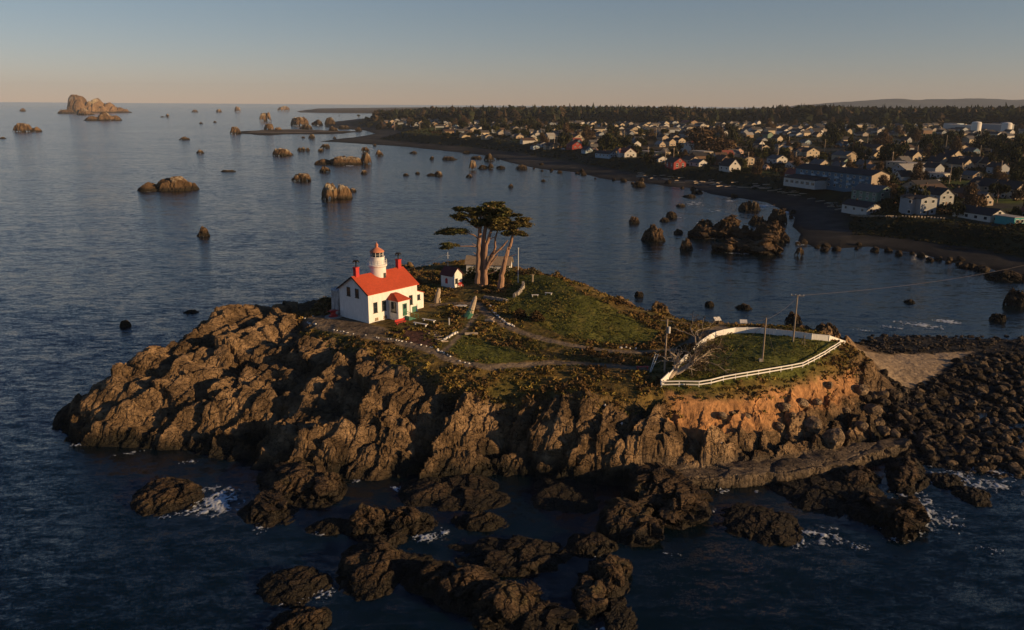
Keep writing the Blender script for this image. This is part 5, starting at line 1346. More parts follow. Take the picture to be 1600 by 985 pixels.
bush('round_bush', 'round brown bush on the hill lawn, right of the pair', G(838, 501, 13.3), 1.6, 2.0, 22, BP, 700, group='pair of round bushes')
sb = thing('small_tree', 'little flat topped tree on the ridge right of the flagpole', 'tree', G(832, 441, 15))
MB().tube([(0, 0, -.2), (.05, 0, 1.4), (-.1, 0, 2.4)], [.2, .15, .08], 7).tube([(0, 0, 1.3), (.7, 0, 2.3)], [.1, .05], 6).tube([(0, 0, 1.3), (-.7, .1, 2.2)], [.1, .05], 6).build('trunk', M['palewood'], sb)
r = np.random.default_rng(4); n = 350; p = r.normal(size=(n, 3)) * [.8, .7, .16] + [0, 0, 2.5]; d1 = r.normal(size=(n, 3)) * .2; d2 = r.normal(size=(n, 3)) * .1
mesh_np('crown', np.stack([p - d1, p - d2, p + d1, p + d2], 1).reshape(-1, 3), np.arange(4 * n).reshape(-1, 4), [M['scrub']], sb, cols=np.repeat(np.array([.09, .075, .035]) * r.uniform(.6, 1.4, (n, 1)), 4, 0))
# wind-thrown bare tree over the fence
def branches(mb, p, d, ln, r, depth, rg, tips):
    n = 4; pts = [p]; q = p.copy(); dd_ = d.copy()
    for k in range(n):
        dd_ = dd_ + rg.normal(size=3) * .2 + np.array([0, 0, .02]); dd_ /= np.linalg.norm(dd_); q = q + dd_ * ln / n
        q[2] = max(q[2], .15); pts.append(q.copy())
    mb.tube(pts, list(np.linspace(r, r * .55, n + 1)), 6 if depth else 4)
    if depth == 0: tips.append(q); return
    for k in range(3):
        f = rg.uniform(.35, 1); b = pts[int(round(f * n))]
        nd = dd_ + rg.normal(size=3) * np.array([.6, .6, .4]); nd /= np.linalg.norm(nd)
        branches(mb, b, nd, ln * rg.uniform(.55, .8), r * .55, depth - 1, rg, tips)
rg = np.random.default_rng(31); q = G(1052, 588, 10.5)
dt = thing('fallen_tree', 'bleached wind thrown tree sprawling over the corner of the white fence', 'tree', q)
m = MB(); tips = []
for dv, ln in (((1, .25, .18), 4.6), ((1, .45, .3), 5.0), ((1, .75, .2), 4.6), ((1, .02, .1), 3.6), ((.7, .7, .4), 3.6), ((1, -.12, .22), 2.6), ((.2, .9, .4), 2.4)):
    d = np.array(dv) / np.linalg.norm(dv); branches(m, np.array([0, 0, .35]), d, ln * 1.2, .24, 3, rg, tips)
m.tube([(-.8, -.8, -.2), (0, 0, .4), (1.2, .5, .9)], [.38, .36, .25], 8)
m.build('trunk', M['palewood'], dt)
m = MB(); tips2 = []
n = 2600; ti = np.array(tips); ti = ti[ti[:, 0] > 3.0]
p = ti[rg.integers(0, len(ti), n)] + rg.normal(size=(n, 3)) * [.55, .55, .3]; p[:, 2] = abs(p[:, 2]) + .1; d1 = rg.normal(size=(n, 3)) * .22; d2 = rg.normal(size=(n, 3)) * .035
mesh_np('twigs', np.stack([p - d1, p - d2, p + d1, p + d2], 1).reshape(-1, 3), np.arange(4 * n).reshape(-1, 4), [M['scrub']], dt, cols=np.repeat(np.array([.07, .05, .032]) * rg.uniform(.4, 1.5, (n, 1)), 4, 0))
for i_, (px_, py_, lab_) in enumerate(((741, 434, 'dark shrub filling the gap left of the cypress trunks'), (768, 436, 'dark shrub between the cypress trunks and the leaning trunk'), (789, 433, 'dark shrub in front of the outbuilding right of the leaning trunk'))):
    bush('garden_shrub', lab_, G(px_, py_, 14.2), 2.3, 2.9, 60 + i_, ((.05, .055, .018), (.08, .07, .022), (.03, .035, .013)), 900, .22, group='shrubs among the cypress trunks')
bush('dark_shrub', 'dark ragged shrub growing outside the fence behind the fallen tree', G(1072, 556, 10.6), 2.0, 2.3, 33, ((.02, .024, .01), (.04, .035, .02)), 700, .22)

# ------------------------------------------------------------------ ground cover of the island
def cover(name, label, cat, N, pred, rmin, rmax, pal, leafs, seed, flat=.7, leaf=.35):
    r = np.random.default_rng(seed); x = r.uniform(-70, 80, N); y = r.uniform(118, 215, N)
    ok, tone = pred(x, y, r); x, y, tone = x[ok], y[ok], tone[ok]
    z = np.array([ground(a, b) for a, b in zip(x, y)])
    rad = r.uniform(rmin, rmax, len(x)) * (.6 + .8 * tone)
    Vs = []; Cs = []
    n = len(x); u = r.normal(size=(n, leafs, 3)); u /= np.linalg.norm(u, axis=2)[..., None]; u[..., 2] = abs(u[..., 2]) * flat
    p = u * rad[:, None, None] * r.uniform(.45, 1, (n, leafs, 1)) + np.stack([x, y, z], 1)[:, None]
    d1 = r.normal(size=(n, leafs, 3)) + [0, 0, .4]; d1 /= np.linalg.norm(d1, axis=2)[..., None]
    d2 = np.cross(d1, r.normal(size=(n, leafs, 3))); d2 /= np.linalg.norm(d2, axis=2)[..., None]
    s = rad[:, None, None] * leaf * r.uniform(.6, 1.4, (n, leafs, 1))
    V = np.stack([p - d1 * s, p - d2 * s * .6, p + d1 * s, p + d2 * s * .6], 2).reshape(-1, 3)
    pal = np.array(pal); ci = np.clip((tone * len(pal)).astype(int), 0, len(pal) - 1)
    k_ = .5 if name == 'grass' else 1.0
    col = pal[ci][:, None] * (1 + k_ * r.uniform(-.35, .4, (n, leafs, 1))) * (1 + k_ * r.uniform(-.3, .3, (n, 1, 1)))
    o = mesh_np(name, V, np.arange(len(V)).reshape(-1, 4), [M['scrub']], cols=np.repeat(col.reshape(-1, 3), 4, 0))
    return tag(o, label, cat, kind='stuff')
def dpath(x, y): return np.minimum(np.minimum(dline(x, y, LOWPATH), dline(x, y, UPPATH)), dline(x, y, STEPPATH))
def inhouse(x, y):
    a = (x - HC[0]) * hu[0] + (y - HC[1]) * hu[1]; b = (x - HC[0]) * hv_[0] + (y - HC[1]) * hv_[1]
    sh = np.hypot(x - org[0] - ax[0] * 1.8, y - org[1] - ax[1] * 1.8) < 3.2
    ob = (abs(y - c1[1] - 1.5) < 4) & (x < c1[0] + 1) & (x > c1[0] - 13)
    return ((a > -1) & (a < 17.5) & (b > -5) & (b < 10)) | sh | ob
def p_scrub(x, y, r):
    st = sdf(x, y, TOP); n = fbm(x * .22, y * .22, 41, 4)
    ok = (st < 2.2 + 3 * n) & (dpath(x, y) > 1.3) & ~inhouse(x, y)
    for poly, d in ((LAWN, .3), (ENCL, -.2), (TERR, 0), (HILL, -.6)): ok &= sdf(x, y, poly) > d + 1.2 * n
    ok &= (n > -.22) | (st > -1)
    ok &= (sdf(x, y, SOILF) > -.6 + 2.0 * n) | (r.random(len(x)) < .06)
    ok &= (y < 190) | (r.random(len(x)) < .5)
    return ok, np.clip(.5 + 1.1 * fbm(x * .12, y * .12, 47, 3) + .25 * r.normal(size=len(x)), 0, .999)
cover('scrub', 'ochre and olive coastal scrub covering the slopes between the paths', 'scrub', 26000, p_scrub, .28, .75, ((.065, .065, .018), (.12, .10, .026), (.20, .145, .036), (.19, .125, .038), (.14, .085, .035)), 13, 70)
def p_grass(x, y, r):
    ok = np.zeros(len(x), bool)
    for poly in (LAWN, ENCL, HILL): ok |= sdf(x, y, poly) < .3
    return ok & (dpath(x, y) > 1.0) & ~inhouse(x, y), np.clip(.4 + 1.0 * fbm(x * .25, y * .25, 48, 4) + .15 * r.normal(size=len(x)), 0, .999)
cover('grass', 'rough short green grass of the lawns on the island', 'grass', 60000, p_grass, .10, .26, ((.09, .10, .02), (.10, .112, .023), (.125, .122, .028), (.17, .14, .04)), 7, 71, .9, .5)
# ------------------------------------------------------------------ the town
hm = {}
for nm, c in dict(white=(.58, .56, .52), cream=(.50, .41, .29), grey=(.33, .35, .37), beige=(.45, .36, .26), tan=(.36, .25, .15), blue=(.085, .18, .26), green=(.16, .24, .18), yellow=(.62, .46, .18), red=(.30, .032, .026), teal=(.05, .32, .33), lightblue=(.35, .47, .56), brown=(.16, .09, .055), pink=(.55, .36, .28)).items():
    hm[nm] = mat('house_paint_' + nm, tuple(v * .84 for v in c), rough=.7, var=.1, scale=.6)
rm_ = {}
for nm, c in dict(dark=(.035, .033, .034), grey=(.12, .115, .11), brown=(.085, .055, .04), pale=(.34, .32, .29), red=(.20, .06, .045), white=(.55, .54, .52)).items():
    rm_[nm] = mat('house_roof_' + nm, c, rough=.85, var=.2, scale=.8)
M['hglass'] = M['glass']; M['hframe'] = mat('window_frame', (.6, .58, .54), rough=.6, var=.05)

def setmat(o, m):
    o.material_slots[0].link = 'OBJECT'; o.material_slots[0].material = m
_me = {}
def shared(key, fn):
    if key not in _me: _me[key] = fn()
    return _me[key]
def mesh_of(mb, name):
    me = bpy.data.meshes.new(name); me.from_pydata(mb.v, [], mb.f); me.materials.append(M['white']); me.update(); return me
def child(name, me, par, m, loc=None):
    o = bpy.data.objects.new(name, me); COL.objects.link(o); o.parent = par
    if loc is not None: o.location = loc
    setmat(o, m); return o
def house(label, cat, group, loc, face, w, d, wh, rise, wall, roof, near=True, wing=False, name='house', flat=False, nwin=None, chimney=True):
    """face: azimuth the gable looks to (degrees from +X). ridge runs along local +x away from it"""
    rz = math.radians(face + 180)
    o = thing(name, label, cat, loc, rz, group)
    key = (round(w, 1), round(d, 1), round(wh, 1), round(rise, 1), wing, flat)
    def wallm():
        m = MB()
        if flat: m.box((d / 2, 0, wh / 2 - .6), (d, w, wh + 1.2))
        else: gable_prism(m, 0, d, -w / 2, w / 2, -1.2, wh, wh + rise)
        if wing:
            m.add([(d * .25 + a, w / 2 + 3.2 * b, z) for a in (0, d * .4) for b, z in ((.0, -1.2), (1, -1.2), (1, wh * .95), (.0, wh * .95))], [(0, 1, 2, 3), (7, 6, 5, 4), (1, 5, 6, 2), (2, 6, 7, 3)])
            m.add([(d * .25, w / 2 + 3.2, wh * .95), (d * .65, w / 2 + 3.2, wh * .95), (d * .45, w / 2 + 3.2, wh * .95 + rise * .7)], [(2, 1, 0)])
        return mesh_of(m, 'wall')
    child('wall', shared(('w',) + key, wallm), o, hm[wall])
    def roofm():
        m = MB()
        if flat: m.box((d / 2, 0, wh + .12), (d + .7, w + .7, .24))
        else: gable_roof(m, 0, d, -w / 2, w / 2, wh, wh + rise, .45, .2)
        if wing:
            xa, xb, xm = d * .25 - .3, d * .65 + .3, d * .45; y0, y1 = w / 2 + 3.6, w / 4; ze, zr = wh * .95, wh * .95 + rise * .72
            for s_, xe in ((-1, xa), (1, xb)):
                a = [(xe, y0, ze), (xm, y0, zr), (xm, y1, zr), (xe, y1, ze)]
                m.add(a + [(x, y, z + .18) for x, y, z in a], [(0, 1, 2, 3), (7, 6, 5, 4), (0, 4, 5, 1), (1, 5, 6, 2), (2, 6, 7, 3), (3, 7, 4, 0)])
        return mesh_of(m, 'roof')
    r = child('roof', shared(('r',) + key, roofm), o, rm_[roof])
    if near:
        def wm(ww, hh, ax):
            def f():
                m = MB(); m.box((0, 0, 0), (.1, ww, hh) if ax == 'x' else (ww, .1, hh)); return mesh_of(m, 'window')
            return f
        wins = []
        if wh > 4.2: zs = (1.5, wh - 1.3)
        else: zs = (wh * .52,)
        for z in zs:
            for y in (-w * .25, w * .22): wins.append(('x', (-.03, y, z)))
            k = max(2, int(d / 4.5))
            for i in range(k): wins.append(('y', (d * (i + .5) / k, w / 2 + .03, z)))
        if rise > 2.2 and not flat: wins.append(('x', (-.03, 0, wh + rise * .35)))
        if nwin: wins = wins[:nwin]
        for ax, p in wins:
            ww, hh = (1.5, 1.25)
            if wing and ax == 'y' and d * .22 < p[0] < d * .68: p = (p[0], p[1] + 3.2, p[2])
            wo = child('window', shared(('fr', ax), wm(ww + .35, hh + .35, ax)), o, M['hframe'], p)
            pp = (-.04, 0, 0) if ax == 'x' else (0, .04, 0)
            child('pane', shared(('pn', ax), wm(ww, hh, ax)), wo, M['glass'], pp)
        child('door', shared(('door',), lambda: mesh_of(MB().box((0, 0, 1.0), (.1, 1.0, 2.1)), 'door')), o, hm['brown'], (-.04, w * .0, 0))
        if chimney and not flat: child('chimney', shared(('ch', round(wh + rise, 1)), lambda: mesh_of(MB().box((d * .65, w * .1, wh + rise + .1), (.7, .7, 1.5)), 'chimney')), r, rm_['brown'])
    return o

placed = []   # (x, y, radius)
def hero(label, px, py, w, d, wh, rise, wall, roof, face=-70, cat='house', name='house', z0=8, group='houses of the town', **kw):
    q = GL(px, py, z0); q[2] = max(q[2], 3)
    q[2] -= .1
    rz = math.radians(face + 180)
    cx, cy = q[0] + math.cos(rz) * d / 2, q[1] + math.sin(rz) * d / 2
    placed.append((cx, cy, max(w, d) * .55))
    return house(label, cat, group, q, face, w, d, wh, rise, wall, roof, name=name, **kw)

# the long blue hotel: corner, wings, lower white range in front
hq = GL(1373, 300, 7); hq[2] -= .2
H_F = -68
placed.append((hq[0] - 25, hq[1] + 20, 36))
hotel = thing('hotel', 'long three storey blue hotel with pale gable end above the beach', 'hotel', hq, math.radians(H_F + 180))
W2, D2, E2, R2 = 13.5, 62, 9.6, 2.4
gable_prism(MB(), 0, D2, -W2 / 2, W2 / 2, -1.5, E2, E2 + R2).build('wall', hm['blue'], hotel)
gable_prism(MB(), -.25, -.002, -W2 / 2 + .002, W2 / 2 - .002, -1.5, E2 - .01, E2 + R2 - .01).build('gable_wall', hm['beige'], hotel)
gable_roof(MB(), 0, D2, -W2 / 2, W2 / 2, E2, E2 + R2, .7, .25).build('roof', rm_['dark'], hotel)
# side towards the camera is local +y after the turn (faces -160 degrees)
for fl in range(3):
    for k in range(12):
        x = 3 + k * 4.9
        b = child('window', shared(('hw',), lambda: mesh_of(MB().box((0, 0, 0), (1.7, .1, 1.5)), 'window')), hotel, M['hframe'], (x, W2 / 2 + .04, 1.6 + fl * 3.1))
        child('pane', shared(('hp',), lambda: mesh_of(MB().box((0, 0, 0), (1.4, .08, 1.2)), 'pane')), b, M['glass'], (0, .04, 0))
for k in range(6): child('balcony', shared(('hb',), lambda: mesh_of(MB().box((0, .7, 3.0), (3.6, 1.4, .2)).box((0, .7, 6.1), (3.6, 1.4, .2)).box((0, 1.38, 3.5), (3.6, .06, .9)).box((0, 1.38, 6.6), (3.6, .06, .9)), 'balcony')), hotel, hm['lightblue'], (5.5 + 9.8 * k, W2 / 2, 0))
m = MB(); m.box((48, W2 / 2 + 4.5, 1.2), (28, 9, 5.2)); ra = m.build('restaurant_range', hm['white'], hotel)
m = MB(); m.add([(33.5, W2 / 2 + .01, 5.6), (62.5, W2 / 2 + .01, 5.6), (62.5, W2 / 2 + 9.6, 3.85), (33.5, W2 / 2 + 9.6, 3.85), (33.5, W2 / 2 + .01, 5.8), (62.5, W2 / 2 + .01, 5.8), (62.5, W2 / 2 + 9.6, 4.05), (33.5, W2 / 2 + 9.6, 4.05)], [(0, 1, 2, 3), (7, 6, 5, 4), (0, 4, 5, 1), (1, 5, 6, 2), (2, 6, 7, 3), (3, 7, 4, 0)]); m.build('range_roof', rm_['dark'], ra)
for k in range(6): MB().box((36 + k * 4.6, W2 / 2 + 9.03, 1.8), (2.6, .1, 1.6)).build('window', M['glass'], hotel)

hero('long low white beach house with dark roof and white railing, nearest the shore', 1365, 334, 9, 17, 3.2, 2.2, 'white', 'dark', wing=False, z0=6)
o = hero('tall grey beach house of three storeys with many windows', 1449, 336, 9.5, 12, 7.4, 1.0, 'grey', 'dark', z0=6, wing=True)
hero('grey house with pale lit gable right behind the tall grey beach house', 1478, 322, 9, 11, 5.6, 3.0, 'grey', 'dark', z0=6)
hero('low white house with dark hipped roof at the right edge near the shore', 1560, 347, 10, 19, 3.0, 2.4, 'white', 'dark', z0=6)
hero('small teal shed at the right edge beside the low white house', 1592, 352, 6, 9, 3.2, .3, 'teal', 'pale', z0=6, cat='shed', name='shed', flat=True, nwin=2)
hero('beige two storey house with tall pale gable, left of the right edge pair', 1555, 307, 10, 14, 5.6, 3.6, 'beige', 'dark', z0=7, wing=True)
hero('beige two storey house with pale gable at the right edge of the photo', 1596, 312, 10, 14, 5.6, 3.6, 'beige', 'dark', z0=7)
hero('little teal pump house with flat roof on the grass lot', 1443, 292, 5, 5, 3.4, .3, 'teal', 'pale', z0=7, cat='shed', name='shed', flat=True, nwin=0)
hero('wide flat roofed cream motel block on the grass rise behind the hotel', 1436, 268, 13, 26, 5.8, .4, 'cream', 'pale', z0=8, flat=True, cat='motel', name='motel')
for k, (px, py) in enumerate(((1475, 262), (1488, 257), (1500, 263), (1513, 266), (1532, 263), (1550, 264), (1496, 250), (1433, 252))):
    hero(['leftmost pale gable in the row of gabled houses', 'second pale gable from the left in the row of gabled houses', 'third pale gable from the left in the row of gabled houses', 'fourth pale gable from the left in the row of gabled houses', 'fifth pale gable from the left, widest in the row of gabled houses', 'rightmost pale gable in the row of gabled houses', 'pale gable standing behind the row of gabled houses', 'small pale gable left of the row of gabled houses'][k], px, py, 10.5, 13, 4.2, 4.0, 'cream', 'dark', z0=9, nwin=3)
hero('white low house with two bright walls on the grass lot', 1478, 279, 9, 14, 3.2, .4, 'white', 'pale', z0=8, flat=True)
hero('white low gabled house with red deck on the grass lot', 1508, 278, 9, 13, 3.0, 1.8, 'white', 'brown', z0=8)
hero('white steep gabled house standing above the beach left of the hotel', 1148, 268, 10, 13, 4.0, 5.0, 'white', 'dark', z0=8)
hero('tan flat fronted house behind the white steep gabled house', 1171, 258, 9, 10, 5.4, 1.2, 'beige', 'brown', z0=8)
hero('small brown cottage between steep gabled house and hotel', 1196, 267, 8, 9, 3.0, 2.4, 'pink', 'brown', z0=8)
hero('bright red barn with brown roof beside the beach', 1062, 263, 11, 13, 4.4, 3.6, 'red', 'brown', z0=8, cat='barn', name='barn', nwin=0)
hero('white gabled bungalow left of the yellow motel above the beach', 985, 246, 12, 14, 4.0, 4.2, 'white', 'red', z0=8, wing=True)
hero('yellow long flat roofed motel with dark windows above the beach', 1028, 245, 9, 28, 4.0, .4, 'yellow', 'pale', z0=8, face=-70, flat=True, cat='motel', name='motel')
hero('white bay fronted cottage below the yellow motel', 1036, 254, 9, 11, 3.2, 2.0, 'white', 'dark', z0=8)
hero('grey low bungalow at the left end of the white bungalow', 958, 246, 9, 22, 3.0, 2.4, 'lightblue', 'dark', z0=8, face=-60)
hero('white three storey flat roofed apartment block in the middle of town', 1091, 240, 11, 26, 9.0, .5, 'white', 'pale', z0=9, flat=True, cat='apartment block', name='apartment_block')
hero('long cream flat roofed hall right of the white apartment block', 1108, 246, 12, 24, 5.0, .4, 'cream', 'pale', z0=9, flat=True)
hero('bright red house near the left end of the shore road', 902, 233, 12, 16, 4.0, 3.6, 'red', 'red', z0=9)
hero('big beige gabled house right behind the bright red house', 905, 223, 14, 16, 6.0, 4.0, 'beige', 'brown', z0=9)
hero('bright blue house up the street from the red house', 900, 210, 13, 15, 5.0, 3.4, 'blue', 'white', z0=9)
hero('cream stepped roof building with small tower at the left of town', 806, 213, 12, 30, 4.5, .5, 'cream', 'pale', z0=10, flat=True, cat='hall', name='hall')
hero('small white shop like house with bright front beside the street end', 851, 229, 10, 12, 3.0, 2.0, 'white', 'brown', z0=9)
hero('small white house left of the shop like house at street end', 838, 229, 8, 9, 3.0, 1.6, 'lightblue', 'grey', z0=9)
hero('long cream school like block with dark windows in mid town', 935, 210, 14, 40, 6.0, .5, 'cream', 'pale', z0=10, flat=True, cat='school', name='school')
hero('brown broad roofed hall in the far middle of town', 1085, 197, 24, 40, 6, 5, 'tan', 'red', z0=12, cat='hall', name='hall')
hero('white gabled house on the slope beside the utility pole, right of middle', 1222, 256, 11, 13, 4.0, 2.6, 'white', 'grey', z0=9)
hero('large cream gabled house behind the left part of the hotel', 1270, 247, 14, 18, 5.6, 3.2, 'cream', 'brown', z0=9, wing=True)
hero('white gabled cottage close behind the hotel roof', 1322, 268, 10, 12, 3.4, 3.2, 'white', 'grey', z0=9)
hero('yellow gabled house in the right middle of town', 1372, 250, 13, 15, 4.0, 4.0, 'cream', 'brown', z0=9)
for px, py, w, d, h_, c_, lab in ((1530, 206, 26, 60, 10, 'white', 'long white warehouse at the far right under the forest'), (1575, 207, 22, 50, 12, 'grey', 'grey silo like factory block at the far right edge'), (1440, 194, 22, 40, 9, 'cream', 'cream warehouse by the far grass field'), (1550, 190, 30, 60, 8, 'yellow', 'yellow lit warehouse below the forest edge at far right'), (1345, 203, 20, 36, 8, 'cream', 'cream long building right of the wooded middle of town'), (1500, 199, 18, 30, 7, 'lightblue', 'pale blue shed building on the far grass field'), (1592, 197, 30, 70, 7, 'green', 'long green roofed depot at the far right edge')):
    hero(lab, px, py, w, d, h_, .6, c_, 'white', z0=13, flat=True, cat='warehouse', name='warehouse', near=False)
# two pale tanks
for px, py, lab in ((1530, 207, 'tall pale cylindrical tank left of the factory block'), (1577, 209, 'squat pale cylindrical tank right of the tall one')):
    q = GL(px - 6, py + 1, 12); o = thing('storage_tank', lab, 'tank', q)
    MB().lathe([(7, -1), (7, 15), (6, 16.5), (.5, 17.5)], 20).build('tank_body', M['whitestone'], o); MB().lathe([(7.08, 14.6), (7.08, 15.0)], 20).build('rim', M['grey'], o)

LM = [(1310,285,'the long blue hotel'),(1050,258,'the bright red barn'),(1118,225,'the big round bare tree'),(1000,238,'the yellow motel'),(893,228,'the bright red house'),(1078,234,'the white apartment block'),(1455,320,'the tall grey beach house'),(1510,255,'the row of gabled houses'),(1136,262,'the steep gabled house'),(640,206,'the green bluff field'),(1425,262,'the cream motel block'),(1570,298,'the beige right edge pair'),(800,210,'the stepped roof hall'),(1535,203,'the pale storage tanks'),(935,203,'the school like block'),(1270,240,'the big cream house'),(1080,193,'the brown roofed hall'),(1372,244,'the yellow gabled house'),(620,188,'the wooded left point'),(1345,200,'the cream long building'),(1222,250,'the white slope house'),(730,196,'the trees at left of town'),(1180,195,'the forest edge'),(1000,195,'the dark far woods'),(1440,205,'the far grass field')]
def where(px, py):
    b = min(LM, key=lambda l: (l[0] - px) ** 2 + ((l[1] - py) * 3) ** 2)
    dx, dy = px - b[0], (py - b[1]) * 3
    if abs(dx) > abs(dy): r_ = ('right of ' if dx > 0 else 'left of ')
    else: r_ = ('in front of ' if dy > 0 else 'behind ')
    return r_ + b[2]
ORD = ['leftmost', 'second from left', 'third from left', 'fourth from left', 'fifth from left', 'sixth from left', 'seventh from left', 'eighth from left', 'ninth from left', 'tenth from left', 'eleventh from left', 'twelfth from left']
def uniq(objs):
    g = {}
    for o in objs: g.setdefault(o['label'], []).append(o)
    for l, os in g.items():
        if len(os) < 2: continue
        os.sort(key=lambda o: proj(o.location)[0])
        for k, o in enumerate(os):
            o['label'] = l + ', ' + (ORD[k] if k < len(ORD) else 'farther right')
            if len(o['label'].replace(',', '').split()) > 16: o['label'] = o['label'].replace(' of the ', ' of ').replace(' roofed house', ' house')

r4 = np.random.default_rng(77)
BL = [(585,203),(660,210),(720,216),(790,224),(850,233),(905,240),(960,248),(1010,256),(1060,266),(1120,272),(1190,278),(1240,284),(1330,322),(1420,338),(1600,352)]
def low_edge(px): return float(np.interp(px, [b[0] for b in BL], [b[1] for b in BL]))
fill = []; tries = 0
WALLS = ['white'] * 3 + ['cream'] * 4 + ['beige'] * 5 + ['grey'] * 3 + ['tan'] * 3 + ['lightblue', 'green', 'yellow', 'pink', 'brown', 'blue']
ROOFS = ['dark'] * 5 + ['grey'] * 5 + ['brown'] * 4 + ['pale', 'red']
DIMS = [(8.5, 12, 3.0, 2.4, False), (10, 14, 3.2, 2.8, False), (9, 11, 4.8, 3.0, False), (11, 16, 3.2, 2.6, True), (8, 10, 3.0, 3.4, False), (12, 18, 5.2, 3.0, False)]
while len(fill) < 225 and tries < 9000:
    tries += 1
    px = r4.uniform(600, 1640); t = r4.random() ** 0.9
    lo = 187 + 4 * r4.random(); hi = low_edge(min(px, 1600)) - 1.5
    if 600 < px < 720: lo = 188
    py = lo + (hi - lo) * t
    if 1390 < px < 1560 and 282 < py < 304: continue
    if 1440 < px < 1525 and 198 < py < 209: continue
    if 590 < px < 690 and py > 200: continue
    if 1060 < px < 1150 and 208 < py < 232 and abs(px - 1120) < 30: continue
    if 1130 < px < 1240 and py > 252: continue
    q = GL(px, py, 9)
    D = math.hypot(q[0], q[1])
    if D > 2100 or D < 330: continue
    dm = DIMS[r4.integers(0, 6)]; rad = max(dm[0], dm[1]) * .58 + 1.5 + D * .001
    if any((q[0] - a) ** 2 + (q[1] - b) ** 2 < (rad + c) ** 2 for a, b, c in placed): continue
    placed.append((q[0], q[1], rad)); fill.append((D, px, py, q, dm))
fill.sort(key=lambda f: f[0])
hs = []
for D, px, py, q, dm in fill:
    wl, rf2 = WALLS[r4.integers(0, len(WALLS))], ROOFS[r4.integers(0, len(ROOFS))]
    face = (-70 if r4.random() < .68 else -160) + r4.uniform(-7, 7)
    w, d, wh, rs, wing = dm
    size = {8.5: 'small', 10: 'mid sized', 9: 'two storey', 11: 'wide', 8: 'narrow', 12: 'big'}[w]
    k = math.radians(face + 180); loc = q - np.array([math.cos(k), math.sin(k), 0]) * d / 2
    hs.append(house(f'{size} {wl} {rf2} roofed house {where(px, py)}', 'house', 'houses of the town', loc, face, w, d, wh, rs, wl, rf2, near=D < 1150, wing=wing, nwin=None if D < 650 else 4, chimney=D < 800))
uniq(hs)
# the houses too far and small to tell apart
mbs = {}
far_n = 0; V_ = []; F_ = []; C_ = []
for _ in range(9000):
    if far_n > 480: break
    px = r4.uniform(610, 1640); py = r4.uniform(184, 214 if px > 700 else 196); q = GL(px, py, 12); D = math.hypot(q[0], q[1])
    if D < 900 or D > 2400: continue
    if any((q[0] - a) ** 2 + (q[1] - b) ** 2 < (9 + c) ** 2 for a, b, c in placed): continue
    placed.append((q[0], q[1], 8)); far_n += 1
    w, d, wh, rs, _w = DIMS[r4.integers(0, 6)]
    m = MB(); gable_prism(m, 0, d, -w / 2, w / 2, -1.5, wh, wh + rs); nv = len(m.v); gable_roof(m, 0, d, -w / 2, w / 2, wh, wh + rs, .4, .2)
    k = math.radians((-70 if r4.random() < .6 else 20) + 180); v = np.array(m.v); v = np.c_[v[:, 0] * math.cos(k) - v[:, 1] * math.sin(k), v[:, 0] * math.sin(k) + v[:, 1] * math.cos(k), v[:, 2]] + q
    b = sum(len(a) for a in V_); V_.append(v); F_ += [tuple(i + b for i in f) for f in m.f]
    wc = np.array([[.66, .63, .58], [.58, .48, .34], [.34, .3, .26], [.3, .33, .36]][r4.integers(0, 4)]) * r4.uniform(.6, 1.1); rc = np.array([.05, .045, .04]) * r4.uniform(.6, 2.5)
    C_.append(np.r_[np.tile(wc, (nv, 1)), np.tile(rc, (len(v) - nv, 1))])
me = bpy.data.meshes.new('distant_houses'); me.from_pydata(np.concatenate(V_).tolist(), [], F_)
a = me.color_attributes.new('col', 'FLOAT_COLOR', 'POINT'); c_ = np.ones((len(me.vertices), 4), np.float32); c_[:, :3] = np.concatenate(C_); a.data.foreach_set('color', c_.ravel())
me.materials.append(mat('far_house_paint', attr=True, rough=.8, var=.1)); o = bpy.data.objects.new('distant_houses', me); COL.objects.link(o)
tag(o, 'scatter of tiny far off house roofs below the forest', 'houses', kind='stuff')

# ------------------------------------------------------------------ town trees
def leafcloud(n, fn, leaf, seed, pal, k2=.6):
    r = np.random.default_rng(seed); p, s0 = fn(r, n)
    d1 = r.normal(size=(n, 3)); d1 /= np.linalg.norm(d1, axis=1)[:, None]; d2 = np.cross(d1, r.normal(size=(n, 3))); d2 /= np.linalg.norm(d2, axis=1)[:, None]
    s = leaf * r.uniform(.6, 1.5, (n, 1)) * s0
    V = np.stack([p - d1 * s, p - d2 * s * k2, p + d1 * s, p + d2 * s * k2], 1).reshape(-1, 3)
    C = np.repeat(np.array(pal)[r.integers(0, len(pal), n)] * r.uniform(.6, 1.5, (n, 1)), 4, 0)
    return V, C
def round_fn(seed, lob=7, fl=.8):
    def f(r, n):
        c = r.uniform(-.55, .55, (lob, 3)) * [1, 1, fl]; k = r.integers(0, lob, n)
        u = r.normal(size=(n, 3)); u /= np.linalg.norm(u, axis=1)[:, None]
        rad = r.uniform(.3, .55, lob)[k]
        p = c[k] + u * (rad * r.random(n) ** .4)[:, None]; p[:, 2] = p[:, 2] * fl + .62
        return p, 1.0
    return f
def cone_fn(r, n):
    h = r.random(n) ** .8; rr = (1 - h) * .34 * (.55 + .45 * np.abs(np.sin(h * 26))) * (.6 + .5 * r.random(n)); t = r.uniform(0, 6.28, n)
    return np.c_[rr * np.cos(t), rr * np.sin(t), .1 + h * .95], 1.0
def flat_fn(r, n):
    c = np.c_[r.uniform(-.7, .7, 9), r.uniform(-.6, .6, 9), r.uniform(.55, 1.0, 9)]; k = r.integers(0, 9, n)
    return c[k] + r.normal(size=(n, 3)) * [.17, .17, .06], 1.0
TREES = []
DG = ((.016, .021, .009), (.028, .032, .012), (.045, .042, .016)); OL = ((.05, .055, .015), (.075, .07, .02)); BR = ((.09, .06, .034), (.07, .046, .028), (.12, .08, .045))
